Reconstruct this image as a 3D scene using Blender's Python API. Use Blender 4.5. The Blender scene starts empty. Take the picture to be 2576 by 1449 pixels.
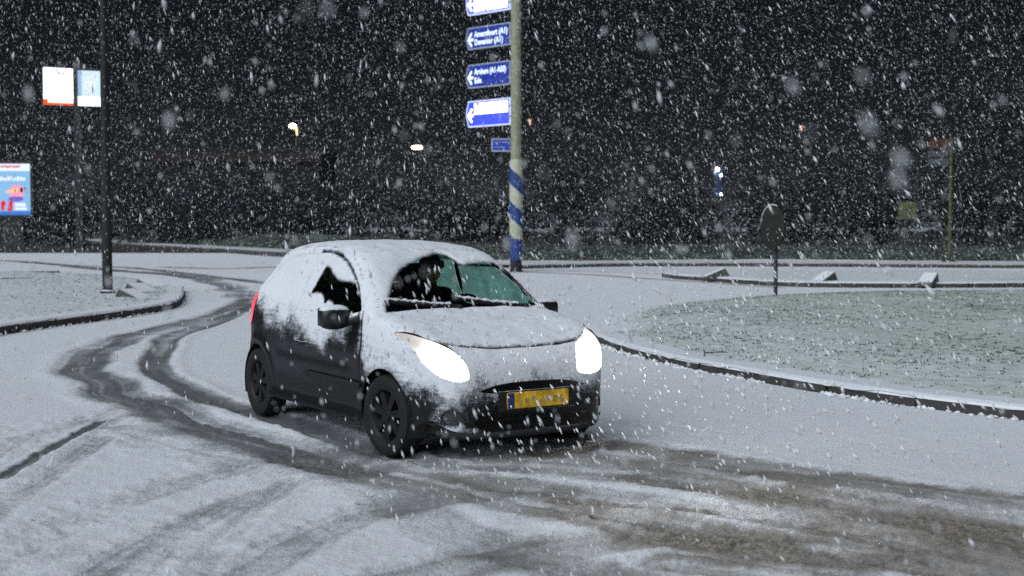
import bpy, bmesh, math, random
import numpy as np
from mathutils import Vector, Matrix

random.seed(7)
RNG = np.random.default_rng(11)
SC = bpy.context.scene
COL = SC.collection
PI = math.pi

# ------------------------------------------------------------------ camera
PX_W, PX_H, FOC, CAM_H, PITCH = 2576.0, 1449.0, 3291.7, 1.595, 0.0472
cam_d = bpy.data.cameras.new('camera')
cam = bpy.data.objects.new('camera', cam_d)
COL.objects.link(cam)
cam.location = (0, 0, CAM_H)
cam.rotation_euler = (PI / 2 - PITCH, 0, 0)
cam_d.sensor_width = 36.0
cam_d.lens = FOC * 36.0 / PX_W
cam_d.clip_start = 0.05
cam_d.clip_end = 3000
cam_d.dof.use_dof = True
cam_d.dof.focus_distance = 10.6
cam_d.dof.aperture_fstop = 2.4
SC.camera = cam

# ------------------------------------------------------------------ night sky, soft town light
SUN_EL, SUN_AZ = math.radians(44), math.radians(218)     # azimuth clockwise from +Y: light from behind the camera, to its left
world = bpy.data.worlds.new('World')
SC.world = world
world.use_nodes = True
wn = world.node_tree
wn.nodes.clear()
sky = wn.nodes.new('ShaderNodeTexSky')
sky.sky_type = 'NISHITA'
sky.sun_disc = False
sky.sun_elevation = SUN_EL
sky.sun_rotation = SUN_AZ
sky.dust_density = 4.0
bg = wn.nodes.new('ShaderNodeBackground')
bg.inputs['Strength'].default_value = 0.0008
wo = wn.nodes.new('ShaderNodeOutputWorld')
wn.links.new(sky.outputs[0], bg.inputs[0])
wn.links.new(bg.outputs[0], wo.inputs[0])

sun_d = bpy.data.lights.new('sun', 'SUN')
sun_d.energy = 1.85
sun_d.angle = math.radians(75)
sun_d.color = (0.865, 0.93, 1.0)
sun = bpy.data.objects.new('sun', sun_d)
COL.objects.link(sun)
sdir = Vector((math.sin(SUN_AZ) * math.cos(SUN_EL), math.cos(SUN_AZ) * math.cos(SUN_EL), math.sin(SUN_EL)))
sun.rotation_euler = sdir.to_track_quat('Z', 'Y').to_euler()
sun.location = (-20, -20, 40)

vs = SC.view_settings
vs.view_transform = 'Standard'
vs.look = 'None'
vs.exposure = 0.74
SC.cycles.use_denoising = False
vs.gamma = 1.0
vs.use_curve_mapping = False

# ------------------------------------------------------------------ helpers: numbers
def hash01(ix, iy, iz, seed):
    h = (ix.astype(np.int64) * 374761393 + iy.astype(np.int64) * 668265263 + iz.astype(np.int64) * 2147483647 + seed * 974711) & 0xFFFFFFFF
    h = ((h ^ (h >> 13)) * 1274126177) & 0xFFFFFFFF
    h = ((h ^ (h >> 16)) * 2246822519) & 0xFFFFFFFF
    return ((h ^ (h >> 15)) & 0xFFFFFF) / float(0xFFFFFF)

def vnoise(p, seed=0):
    p = np.asarray(p, float)
    if p.shape[1] == 2:
        p = np.c_[p, np.zeros(len(p))]
    i = np.floor(p).astype(np.int64)
    f = p - i
    f = f * f * (3 - 2 * f)
    r = 0
    for dx in (0, 1):
        wx = f[:, 0] if dx else 1 - f[:, 0]
        for dy in (0, 1):
            wy = f[:, 1] if dy else 1 - f[:, 1]
            for dz in (0, 1):
                wz = f[:, 2] if dz else 1 - f[:, 2]
                r = r + wx * wy * wz * hash01(i[:, 0] + dx, i[:, 1] + dy, i[:, 2] + dz, seed)
    return r

def fbm(p, oct=3, seed=0):
    p = np.asarray(p, float)
    a, s, t = 0.5, 0, 0
    for k in range(oct):
        s = s + a * vnoise(p * 2 ** k, seed + k * 17)
        t += a
        a *= 0.5
    return s / t

def sstep(a, b, x):
    t = np.clip((x - a) / (b - a), 0, 1)
    return t * t * (3 - 2 * t)

def catmull(pts, n=8, closed=False):
    P = np.array(pts, float)
    m = len(P)
    out = []
    rng = range(m) if closed else range(m - 1)
    for i in rng:
        if closed:
            a, b, c, d = P[(i - 1) % m], P[i], P[(i + 1) % m], P[(i + 2) % m]
        else:
            a, b, c, d = P[max(i - 1, 0)], P[i], P[i + 1], P[min(i + 2, m - 1)]
        for k in range(n):
            t = k / n
            out.append(0.5 * ((2 * b) + (-a + c) * t + (2 * a - 5 * b + 4 * c - d) * t * t + (-a + 3 * b - 3 * c + d) * t ** 3))
    if not closed:
        out.append(P[-1])
    return np.array(out)

def resample(P, n):
    P = np.asarray(P, float)
    d = np.r_[0, np.cumsum(np.linalg.norm(np.diff(P, axis=0), axis=1))]
    s = np.linspace(0, d[-1], n)
    return np.stack([np.interp(s, d, P[:, k]) for k in range(P.shape[1])], 1)

def plen(P):
    return float(np.linalg.norm(np.diff(np.asarray(P), axis=0), axis=1).sum())

def poly_sd(P, Q):
    """signed distance of points Q to closed polygon P (negative inside) and the nearest point"""
    P = np.asarray(P, float)
    Q = np.asarray(Q, float)
    best = np.full(len(Q), 1e18)
    near = np.zeros_like(Q)
    ins = np.zeros(len(Q), bool)
    for a, b in zip(P, np.roll(P, -1, axis=0)):
        e = b - a
        w = Q - a
        t = np.clip((w @ e) / max(e @ e, 1e-12), 0, 1)
        c = a + t[:, None] * e
        d = ((Q - c) ** 2).sum(1)
        m = d < best
        best[m] = d[m]
        near[m] = c[m]
        cond = (a[1] <= Q[:, 1]) != (b[1] <= Q[:, 1])
        if abs(e[1]) > 1e-12:
            xx = a[0] + (Q[:, 1] - a[1]) / e[1] * e[0]
            ins ^= cond & (Q[:, 0] < xx)
    d = np.sqrt(best)
    return np.where(ins, -d, d), near

def line_dist(P, Q):
    """distance to an open polyline, arc length there, side"""
    best = np.full(len(Q), 1e18)
    arc = np.zeros(len(Q))
    side = np.zeros(len(Q))
    s0 = 0.0
    for a, b in zip(P[:-1], P[1:]):
        e = b - a
        L = np.hypot(*e)
        if L < 1e-9:
            continue
        w = Q - a
        t = np.clip((w @ e) / (L * L), 0, 1)
        c = w - t[:, None] * e
        d = (c ** 2).sum(1)
        m = d < best
        best[m] = d[m]
        arc[m] = (s0 + t * L)[m]
        side[m] = np.sign(e[0] * w[:, 1] - e[1] * w[:, 0])[m]
        s0 += L
    return np.sqrt(best), arc, side

# places measured in the photograph, turned into points of the flat ground / of an upright plane
_cp, _sp = math.cos(PITCH), math.sin(PITCH)
def ray(u, v):
    a = (u - PX_W / 2) / FOC
    b = -(v - PX_H / 2) / FOC
    return np.array([a, _cp + b * _sp, -_sp + b * _cp])

def gp(u, v, z=0.0):
    r = ray(u, v)
    t = (z - CAM_H) / r[2]
    return (r * t)[:2]

def at(u, v, Y):
    r = ray(u, v)
    t = Y / r[1]
    return float(r[0] * t), float(CAM_H + r[2] * t)

# ------------------------------------------------------------------ helpers: objects
def tag(o, label=None, cat=None, group=None, kind=None):
    if label: o['label'] = label
    if cat: o['category'] = cat
    if group: o['group'] = group
    if kind: o['kind'] = kind
    return o

def empty(name, loc=(0, 0, 0), rz=0.0, label=None, cat=None, group=None, kind=None):
    o = bpy.data.objects.new(name, None)
    COL.objects.link(o)
    o.location = loc
    o.rotation_euler = (0, 0, rz)
    o.empty_display_size = 0.2
    return tag(o, label, cat, group, kind)

def link(name, me, mat=None, parent=None, loc=None, smooth=None):
    o = bpy.data.objects.new(name, me)
    COL.objects.link(o)
    if mat is not None and len(me.materials) == 0:
        for m in (mat if isinstance(mat, (list, tuple)) else [mat]):
            me.materials.append(m)
    if parent: o.parent = parent
    if loc: o.location = loc
    if smooth is not None:
        me.polygons.foreach_set('use_smooth', [smooth] * len(me.polygons))
    return o

def mesh_np(name, V, F, attrs=None, smooth=True):
    me = bpy.data.meshes.new(name)
    V = np.asarray(V, np.float32)
    F = np.asarray(F, np.int32)
    k = F.shape[1]
    me.vertices.add(len(V))
    me.vertices.foreach_set('co', V.ravel())
    me.loops.add(F.size)
    me.loops.foreach_set('vertex_index', F.ravel())
    me.polygons.add(len(F))
    me.polygons.foreach_set('loop_start', np.arange(0, F.size, k, dtype=np.int32))
    me.polygons.foreach_set('loop_total', np.full(len(F), k, np.int32))
    me.polygons.foreach_set('use_smooth', np.full(len(F), smooth, bool))
    me.update(calc_edges=True)
    for a, val in (attrs or {}).items():
        at_ = me.attributes.new(a, 'FLOAT', 'POINT')
        at_.data.foreach_set('value', np.asarray(val, np.float32))
    me.validate()
    return me

class MB:
    """collects boxes, tubes, lathes and prisms into one mesh"""
    def __init__(self):
        self.v, self.f, self.m, self.mi = [], [], [], 0
    def add(self, V, F):
        n = len(self.v)
        self.v += [tuple(map(float, p)) for p in V]
        for f in F:
            self.f.append([n + i for i in f])
            self.m.append(self.mi)
        return self
    def box(self, c, s, rz=0.0, rx=0.0, ry=0.0):
        R = Matrix.Rotation(rz, 3, 'Z') @ Matrix.Rotation(ry, 3, 'Y') @ Matrix.Rotation(rx, 3, 'X')
        V = []
        for x in (-.5, .5):
            for y in (-.5, .5):
                for z in (-.5, .5):
                    V.append(R @ Vector((x * s[0], y * s[1], z * s[2])) + Vector(c))
        return self.add(V, [(0, 1, 3, 2), (4, 6, 7, 5), (0, 4, 5, 1), (2, 3, 7, 6), (0, 2, 6, 4), (1, 5, 7, 3)])
    def tube(self, P, r, n=12, cap=True):
        P = [Vector(p) for p in P]
        rs = r if isinstance(r, (list, tuple)) else [r] * len(P)
        V, F = [], []
        pu = None
        for i, p in enumerate(P):
            d = (P[min(i + 1, len(P) - 1)] - P[max(i - 1, 0)]).normalized()
            u = pu - d * pu.dot(d) if pu is not None else d.orthogonal()
            if u.length < 1e-6: u = d.orthogonal()
            u.normalize()
            pu = u
            w = d.cross(u)
            for k in range(n):
                a = 2 * PI * k / n
                V.append(p + (u * math.cos(a) + w * math.sin(a)) * rs[i])
        for i in range(len(P) - 1):
            for k in range(n):
                F.append((i * n + k, i * n + (k + 1) % n, (i + 1) * n + (k + 1) % n, (i + 1) * n + k))
        if cap:
            F.append(tuple(range(n - 1, -1, -1)))
            F.append(tuple((len(P) - 1) * n + k for k in range(n)))
        return self.add(V, F)
    def lathe(self, prof, n=32, M=None, closed=False):
        """profile of (r, h) turned round Z"""
        V, F = [], []
        m = len(prof)
        for (r, h) in prof:
            for k in range(n):
                a = 2 * PI * k / n
                p = Vector((r * math.cos(a), r * math.sin(a), h))
                V.append(M @ p if M is not None else p)
        for i in range(m if closed else m - 1):
            j = (i + 1) % m
            for k in range(n):
                F.append((i * n + k, i * n + (k + 1) % n, j * n + (k + 1) % n, j * n + k))
        return self.add(V, F)
    def prism(self, pts, d, M=None):
        """outline in x,y extruded along z by d"""
        n = len(pts)
        V = [Vector((p[0], p[1], 0)) for p in pts] + [Vector((p[0], p[1], d)) for p in pts]
        if M is not None: V = [M @ p for p in V]
        F = [tuple(range(n - 1, -1, -1)), tuple(range(n, 2 * n))]
        F += [(k, (k + 1) % n, n + (k + 1) % n, n + k) for k in range(n)]
        return self.add(V, F)
    def ell(self, c, r, n=16, m=10, M=None, pw=1.0):
        V, F = [], []
        for i in range(m + 1):
            t = PI * i / m
            for k in range(n):
                a = 2 * PI * k / n
                q = np.array([math.sin(t) * math.cos(a), math.sin(t) * math.sin(a), math.cos(t)])
                q = np.sign(q) * np.abs(q) ** pw
                p = Vector((q[0] * r[0], q[1] * r[1], q[2] * r[2]))
                if M is not None: p = M @ p
                V.append(p + Vector(c))
        for i in range(m):
            for k in range(n):
                F.append((i * n + k, (i + 1) * n + k, (i + 1) * n + (k + 1) % n, i * n + (k + 1) % n))
        return self.add(V, F)
    def build(self, name, mat, parent=None, loc=None, smooth=False, bevel=0.0):
        me = bpy.data.meshes.new(name)
        me.from_pydata(self.v, [], self.f)
        if isinstance(mat, (list, tuple)):
            for q in mat: me.materials.append(q)
            me.polygons.foreach_set('material_index', self.m)
        bm = bmesh.new()
        bm.from_mesh(me)
        bmesh.ops.recalc_face_normals(bm, faces=bm.faces)
        if bevel > 0:
            bmesh.ops.remove_doubles(bm, verts=bm.verts, dist=1e-5)
            es = [e for e in bm.edges if len(e.link_faces) == 2 and e.calc_face_angle(0) > 0.6]
            bmesh.ops.bevel(bm, geom=es, offset=bevel, segments=2, affect='EDGES', clamp_overlap=True)
        bm.to_mesh(me)
        bm.free()
        o = link(name, me, None if isinstance(mat, (list, tuple)) else mat, parent, loc)
        if smooth:
            me.polygons.foreach_set('use_smooth', [True] * len(me.polygons))
            try:
                me.set_sharp_from_angle(angle=math.radians(40))
            except Exception:
                pass
        return o

def copy_tree(o, parent=None):
    c = o.copy()
    COL.objects.link(c)
    if parent: c.parent = parent
    for ch in list(o.children):
        copy_tree(ch, c)
    return c

# ------------------------------------------------------------------ materials
class NT:
    def __init__(self, name):
        self.mat = bpy.data.materials.new(name)
        self.mat.use_nodes = True
        self.t = self.mat.node_tree
        self.t.nodes.clear()
        self.out = self.t.nodes.new('ShaderNodeOutputMaterial')
    def n(self, ty, **kw):
        nd = self.t.nodes.new('ShaderNode' + ty)
        for k, v in kw.items():
            setattr(nd, k, v)
        return nd
    def l(self, a, b):
        self.t.links.new(a, b)
    def val(self, inp, v):
        if hasattr(v, 'is_linked') or isinstance(v, bpy.types.NodeSocket):
            self.l(v, inp)
        else:
            inp.default_value = v
    def math(self, op, a, b=0.0, c=None, clamp=False):
        nd = self.n('Math', operation=op, use_clamp=clamp)
        self.val(nd.inputs[0], a)
        self.val(nd.inputs[1], b)
        if c is not None: self.val(nd.inputs[2], c)
        return nd.outputs[0]
    def noise(self, scale, detail=3.0, rough=0.55, coord=None, dist=0.0):
        nd = self.n('TexNoise')
        nd.inputs['Scale'].default_value = scale
        nd.inputs['Detail'].default_value = detail
        nd.inputs['Roughness'].default_value = rough
        nd.inputs['Distortion'].default_value = dist
        if coord is None:
            coord = self.coord()
        self.l(coord, nd.inputs['Vector'])
        return nd.outputs['Fac']
    def coord(self, kind='Object', scale=None):
        tc = self.n('TexCoord').outputs[kind]
        if scale:
            mp = self.n('Mapping')
            mp.inputs['Scale'].default_value = scale
            self.l(tc, mp.inputs['Vector'])
            return mp.outputs[0]
        return tc
    def pos(self):
        return self.n('NewGeometry').outputs['Position']
    def rng(self, v, a, b, c=0.0, d=1.0, smooth=True):
        nd = self.n('MapRange', interpolation_type='SMOOTHSTEP' if smooth else 'LINEAR')
        self.val(nd.inputs['Value'], v)
        for k, x in zip(('From Min', 'From Max', 'To Min', 'To Max'), (a, b, c, d)):
            nd.inputs[k].default_value = x
        return nd.outputs['Result']
    def mix(self, f, a, b):
        nd = self.n('Mix', data_type='RGBA')
        self.val(nd.inputs['Factor'], f)
        for s, v in ((nd.inputs['A'], a), (nd.inputs['B'], b)):
            self.val(nd.inputs[6 if s.name == 'A' else 7], v if not isinstance(v, tuple) else (*v[:3], 1.0))
        return nd.outputs[2]
    def attr(self, name):
        return self.n('Attribute', attribute_name=name).outputs['Fac']
    def bump(self, h, strength=0.5, dist=0.01):
        nd = self.n('Bump')
        nd.inputs['Strength'].default_value = strength
        nd.inputs['Distance'].default_value = dist
        self.l(h, nd.inputs['Height'])
        return nd.outputs[0]
    def bsdf(self, color, rough=0.6, metal=0.0, normal=None, spec=0.5, emit=None, estr=0.0, coat=0.0):
        b = self.n('BsdfPrincipled')
        self.val(b.inputs['Base Color'], color if not isinstance(color, tuple) else (*color[:3], 1.0))
        self.val(b.inputs['Roughness'], rough)
        self.val(b.inputs['Metallic'], metal)
        self.val(b.inputs['Specular IOR Level'], spec)
        b.inputs['Coat Weight'].default_value = coat
        if normal is not None: self.l(normal, b.inputs['Normal'])
        if emit is not None:
            self.val(b.inputs['Emission Color'], emit if not isinstance(emit, tuple) else (*emit[:3], 1.0))
            b.inputs['Emission Strength'].default_value = estr
        return b.outputs[0]
    def done(self, sh):
        self.l(sh, self.out.inputs['Surface'])
        return self.mat

def simple(name, col, rough=0.6, metal=0.0, var=0.25, scale=6.0, bump=0.15, spec=0.5, emit=None, estr=0.0, coat=0.0):
    t = NT(name)
    nz = t.noise(scale, 4)
    c = t.mix(t.rng(nz, 0.3, 0.7), tuple(x * (1 - var) for x in col), tuple(min(1, x * (1 + var)) for x in col))
    n = t.bump(t.noise(scale * 8, 3), bump, 0.004) if bump else None
    return t.done(t.bsdf(c, rough, metal, n, spec, emit, estr, coat))

SNOW_C = (0.72, 0.745, 0.80)
SNOW_C2 = (0.80, 0.82, 0.86)

def snow_on(name, base, rough=0.5, metal=0.0, attr=True, lo=0.35, hi=0.65, amp=0.55, scale=22.0, coat=0.0, spec=0.5, back=None, fine=0.5, streak=0.0):
    """paint or stone that carries snow: by a stored cover value, or where the surface looks up"""
    t = NT(name)
    co = t.coord()
    nz = t.noise(scale, 5, 0.65, co)
    nf = t.noise(scale * 6, 2, 0.6, co)
    if attr:
        m = t.attr('snow')
    else:
        sep = t.n('SeparateXYZ')
        t.l(t.n('NewGeometry').outputs['Normal'], sep.inputs[0])
        m = t.rng(sep.outputs['Z'], 0.1, 0.9)
    m = t.math('ADD', m, t.math('MULTIPLY', t.math('SUBTRACT', nz, 0.5), amp))
    m = t.math('ADD', m, t.math('MULTIPLY', t.math('SUBTRACT', nf, 0.5), amp * fine))
    if streak:
        st_ = t.noise(1.0, 4, 0.6, t.coord('Object', (5, 12, 60)))
        m = t.math('ADD', m, t.math('MULTIPLY', t.math('SUBTRACT', st_, 0.5), streak))
    m = t.rng(m, lo, hi)
    c2 = tuple(x * 0.75 for x in base)
    bc = t.mix(t.noise(5, 4, 0.6, co), base, c2)
    sc = t.mix(m, (0.42, 0.43, 0.47), t.mix(nz, SNOW_C, SNOW_C2))
    paint = t.bsdf(bc, rough, metal, t.bump(nf, 0.05, 0.003), spec, coat=coat)
    snow = t.bsdf(sc, 0.75, 0.0, t.bump(t.math('ADD', nz, t.math('MULTIPLY', nf, 0.5)), 0.5, 0.012), 0.25)
    mx = t.n('MixShader')
    t.l(m, mx.inputs[0])
    t.l(paint, mx.inputs[1])
    t.l(snow, mx.inputs[2])
    sh = mx.outputs[0]
    if back:
        lining = t.bsdf(back, 0.9)
        m2 = t.n('MixShader')
        t.l(t.n('NewGeometry').outputs['Backfacing'], m2.inputs[0])
        t.l(sh, m2.inputs[1])
        t.l(lining, m2.inputs[2])
        sh = m2.outputs[0]
    return t.done(sh)

def snow_glass(name, tint):
    """window glass with a cover of snow where the cover value says so"""
    t = NT(name)
    co = t.coord()
    nz = t.noise(24, 5, 0.65, co)
    nf = t.noise(130, 2, 0.6, co)
    m = t.math('ADD', t.attr('snow'), t.math('MULTIPLY', t.math('SUBTRACT', nz, 0.5), 0.45))
    m = t.math('ADD', m, t.math('MULTIPLY', t.math('SUBTRACT', nf, 0.5), 0.6))
    m = t.rng(m, 0.27, 0.80)
    tr = t.n('BsdfTransparent')
    t.l(t.mix(t.rng(t.noise(11, 4, .65, t.coord('Object', (1, 1, .45))), .35, .65), tuple(x * .72 for x in tint), tint), tr.inputs[0])
    gl = t.n('BsdfGlossy')
    gl.inputs['Roughness'].default_value = 0.08
    lw = t.n('LayerWeight')
    lw.inputs[0].default_value = 0.5
    fr = t.math('ADD', 0.03, t.math('MULTIPLY', t.math('POWER', lw.outputs['Facing'], 4.0), 0.5))
    g = t.n('MixShader')
    t.l(fr, g.inputs[0])
    t.l(tr.outputs[0], g.inputs[1])
    t.l(gl.outputs[0], g.inputs[2])
    snow = t.bsdf(t.mix(nz, SNOW_C, SNOW_C2), 0.75, 0, t.bump(t.math('ADD', nz, t.math('MULTIPLY', nf, 0.5)), 0.5, 0.012), 0.25)
    mx = t.n('MixShader')
    t.l(m, mx.inputs[0])
    t.l(g.outputs[0], mx.inputs[1])
    t.l(snow, mx.inputs[2])
    return t.done(mx.outputs[0])

def emis(name, col, strength):
    t = NT(name)
    e = t.n('Emission')
    e.inputs[0].default_value = (*col, 1)
    e.inputs[1].default_value = strength
    return t.done(e.outputs[0])

def road_mat():
    t = NT('snowy_road')
    p = t.pos()
    fine = t.noise(34, 5, 0.7, p)
    grit = t.noise(120, 2, 0.6, p)
    big = t.noise(1.3, 4, 0.6, p)
    a = t.attr('slush_dim')
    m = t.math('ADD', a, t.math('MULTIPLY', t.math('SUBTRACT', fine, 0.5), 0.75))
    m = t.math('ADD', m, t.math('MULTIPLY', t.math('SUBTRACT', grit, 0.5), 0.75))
    wet = t.rng(m, 0.27, 0.86)  # track slush, plus the distance dimming painted into the cover
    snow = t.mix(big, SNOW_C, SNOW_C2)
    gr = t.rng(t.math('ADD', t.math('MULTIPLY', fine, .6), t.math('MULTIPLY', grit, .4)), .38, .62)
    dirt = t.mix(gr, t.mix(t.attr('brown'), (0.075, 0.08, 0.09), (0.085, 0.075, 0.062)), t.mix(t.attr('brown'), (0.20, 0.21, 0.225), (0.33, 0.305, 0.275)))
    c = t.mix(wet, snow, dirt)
    spots = t.math('MULTIPLY', t.rng(t.noise(13, 5, 0.75, p), 0.61, 0.72), t.attr('speck'))
    c = t.mix(spots, c, (0.12, 0.115, 0.095))
    r = t.rng(wet, 0, 1, 0.85, 0.7)
    h = t.math('ADD', fine, t.math('MULTIPLY', grit, 0.4))
    return t.done(t.bsdf(c, r, 0, t.bump(h, 0.9, 0.018), 0.12))

def verge_mat(name, cover, green=(0.055, 0.065, 0.04)):
    """thin snow over grass: grass shows in small patches, green lamp tint put into the snow colour"""
    t = NT(name)
    p = t.pos()
    a = t.noise(5.5, 6, 0.72, p)
    b = t.noise(38, 4, 0.7, p)
    big = t.noise(0.45, 3, 0.6, p)
    m = t.math('ADD', t.math('MULTIPLY', a, 0.6), t.math('MULTIPLY', b, 0.4))
    m = t.math('ADD', m, t.math('MULTIPLY', t.math('SUBTRACT', big, 0.5), 0.18))
    m = t.math('ADD', m, t.attr('bare'))
    f = t.rng(m, cover, cover + 0.16)
    thin = t.rng(m, cover - 0.34, cover + 0.02, 0.0, 1.0)
    snow = t.mix(thin, SNOW_C, (0.405, 0.48, 0.42))  # thin snow over grass, also carrying the greenish lamplight in its colour
    g = t.mix(b, green, tuple(x * 0.6 for x in green))
    c = t.mix(f, snow, g)
    return t.done(t.bsdf(c, 0.8, 0, t.bump(t.math('ADD', a, b), 0.5, 0.03), 0.2))

M = {}
M['road'] = road_mat()
M['verge'] = verge_mat('snowy_grass', 0.66)
M['verge_left'] = verge_mat('snowy_grass_thin', 0.70)
M['median'] = verge_mat('snowy_median', 0.72)
M['bank'] = verge_mat('bank_grass', 0.34, (0.025, 0.028, 0.024))  # dim light beyond the lamps put into darker, barer grass
M['far_ground'] = simple('snowy_field', (0.30, 0.32, 0.33), 0.9, scale=0.3)  # snow in a darkened colour, distance dimming painted in
M['wood_floor'] = simple('wood_floor', (0.012, 0.012, 0.012), 0.95, scale=0.5)  # night darkness put into the ground colour
M['kerb'] = snow_on('kerb_stone', (0.05, 0.048, 0.045), 0.75, attr=False, lo=0.62, hi=0.8, amp=0.25)
M['wedge'] = snow_on('wedge_concrete', (0.075, 0.08, 0.07), 0.85, attr=False, lo=0.42, hi=0.55, amp=0.15)
M['paint'] = snow_on('car_paint', (0.0065, 0.007, 0.009), 0.42, 0.0, True, 0.26, 0.93, 0.75, 24, coat=0.15, spec=.3, fine=1.1, streak=.55, back=(0.012, 0.012, 0.013))
M['trim'] = snow_on('black_trim', (0.012, 0.012, 0.013), 0.6, 0, False, 0.80, 1.15, 0.6)
M['mirror'] = snow_on('mirror_shell', (0.018, 0.019, 0.022), 0.35, 0, False, 0.36, 0.62, 0.35)
M['glass'] = snow_glass('car_glass', (0.50, 0.72, 0.64))
M['dark'] = simple('dark_plastic', (0.012, 0.012, 0.013), 0.75, var=0.2)
M['rubber'] = simple('tyre_rubber', (0.008, 0.008, 0.009), 0.8, var=0.3, scale=20)
M['alloy'] = simple('dirty_alloy', (0.011, 0.011, 0.012), 0.6, 0.2, 0.4, 14)
M['seat'] = simple('seat_fabric', (0.03, 0.027, 0.024), 0.95, var=0.3, scale=30)
M['seat_tan'] = simple('seat_fabric_tan', (0.30, 0.27, 0.12), 0.9, var=0.2, scale=30)
def lamp_mat():
    t = NT('headlight_glow')
    sep = t.n('SeparateXYZ')
    t.l(t.coord(), sep.inputs[0])
    ay = t.math('ABSOLUTE', sep.outputs['Y'])
    cy_ = t.math('ADD', .582, t.math('MULTIPLY', t.math('SIGN', sep.outputs['Y']), -.012))
    dy = t.math('DIVIDE', t.math('SUBTRACT', ay, cy_), 1.2)
    dz = t.math('SUBTRACT', sep.outputs['Z'], .665)
    rr_ = t.math('SQRT', t.math('ADD', t.math('MULTIPLY', dy, dy), t.math('MULTIPLY', dz, dz)))
    e = t.n('Emission')
    t.l(t.mix(t.rng(rr_, .07, .16), (1.0, .985, .95), (1.0, .95, .90)), e.inputs[0])
    q_ = t.math('DIVIDE', rr_, .084)
    t.l(t.math('ADD', t.math('MULTIPLY', t.math('EXPONENT', t.math('MULTIPLY', t.math('MULTIPLY', q_, q_), -1.0)), 16.0), t.rng(ay, .60, .76, .75, .34)), e.inputs[1])
    return t.done(e.outputs[0])
M['lamp'] = lamp_mat()
def red_mat():
    t = NT('tail_light_red')
    a = t.bsdf((0.35, 0.02, 0.03), 0.3, emit=(1.0, 0.10, 0.14), estr=.6)
    b = t.bsdf((0.01, 0.01, 0.01), 0.9)
    m = t.n('MixShader')
    t.l(t.n('NewGeometry').outputs['Backfacing'], m.inputs[0])
    t.l(a, m.inputs[1])
    t.l(b, m.inputs[2])
    return t.done(m.outputs[0])
M['red'] = red_mat()
M['plate'] = simple('plate_yellow', (0.74, 0.45, 0.025), 0.5, var=0.35, scale=16, bump=0.05)
M['plate_blue'] = simple('plate_blue', (0.03, 0.05, 0.22), 0.5, var=0.2)
M['plate_ink'] = simple('plate_smudge', (0.46, 0.33, 0.10), 0.6, var=0.3, scale=20)
M['chrome'] = simple('dull_chrome', (0.35, 0.35, 0.36), 0.35, 0.8, 0.3, 20)
M['fog_glass'] = simple('fog_lamp_glass', (0.05, 0.05, 0.055), 0.25, 0.2, .3, 20)
M['badge'] = simple('snowed_badge', (0.45, 0.47, 0.52), .7, var=.2, scale=20)
M['skin'] = simple('skin', (0.42, 0.28, 0.16), 0.6, var=0.15)
M['coat'] = simple('brown_coat', (0.05, 0.03, 0.02), 0.9, var=0.3, scale=18)
M['hair'] = simple('dark_hair', (0.02, 0.014, 0.01), 0.7, var=0.3, scale=40)

# ------------------------------------------------------------------ ground: flat field to the horizon, road sheet in view, tyre tracks
def G(pts):
    return np.array([gp(u, v) for u, v in pts])

def flat(name, x0, x1, y0, y1, z, mat, n=1):
    xs, ys = np.linspace(x0, x1, n + 1), np.linspace(y0, y1, n + 1)
    V = [(x, y, z) for y in ys for x in xs]
    F = [(j * (n + 1) + i, j * (n + 1) + i + 1, (j + 1) * (n + 1) + i + 1, (j + 1) * (n + 1) + i) for j in range(n) for i in range(n)]
    o = link(name, mesh_np(name, V, F), mat)
    return tag(o, kind='structure')

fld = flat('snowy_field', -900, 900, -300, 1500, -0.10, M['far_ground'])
tag(fld, 'dim snowy flat ground reaching to the dark horizon')

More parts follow.
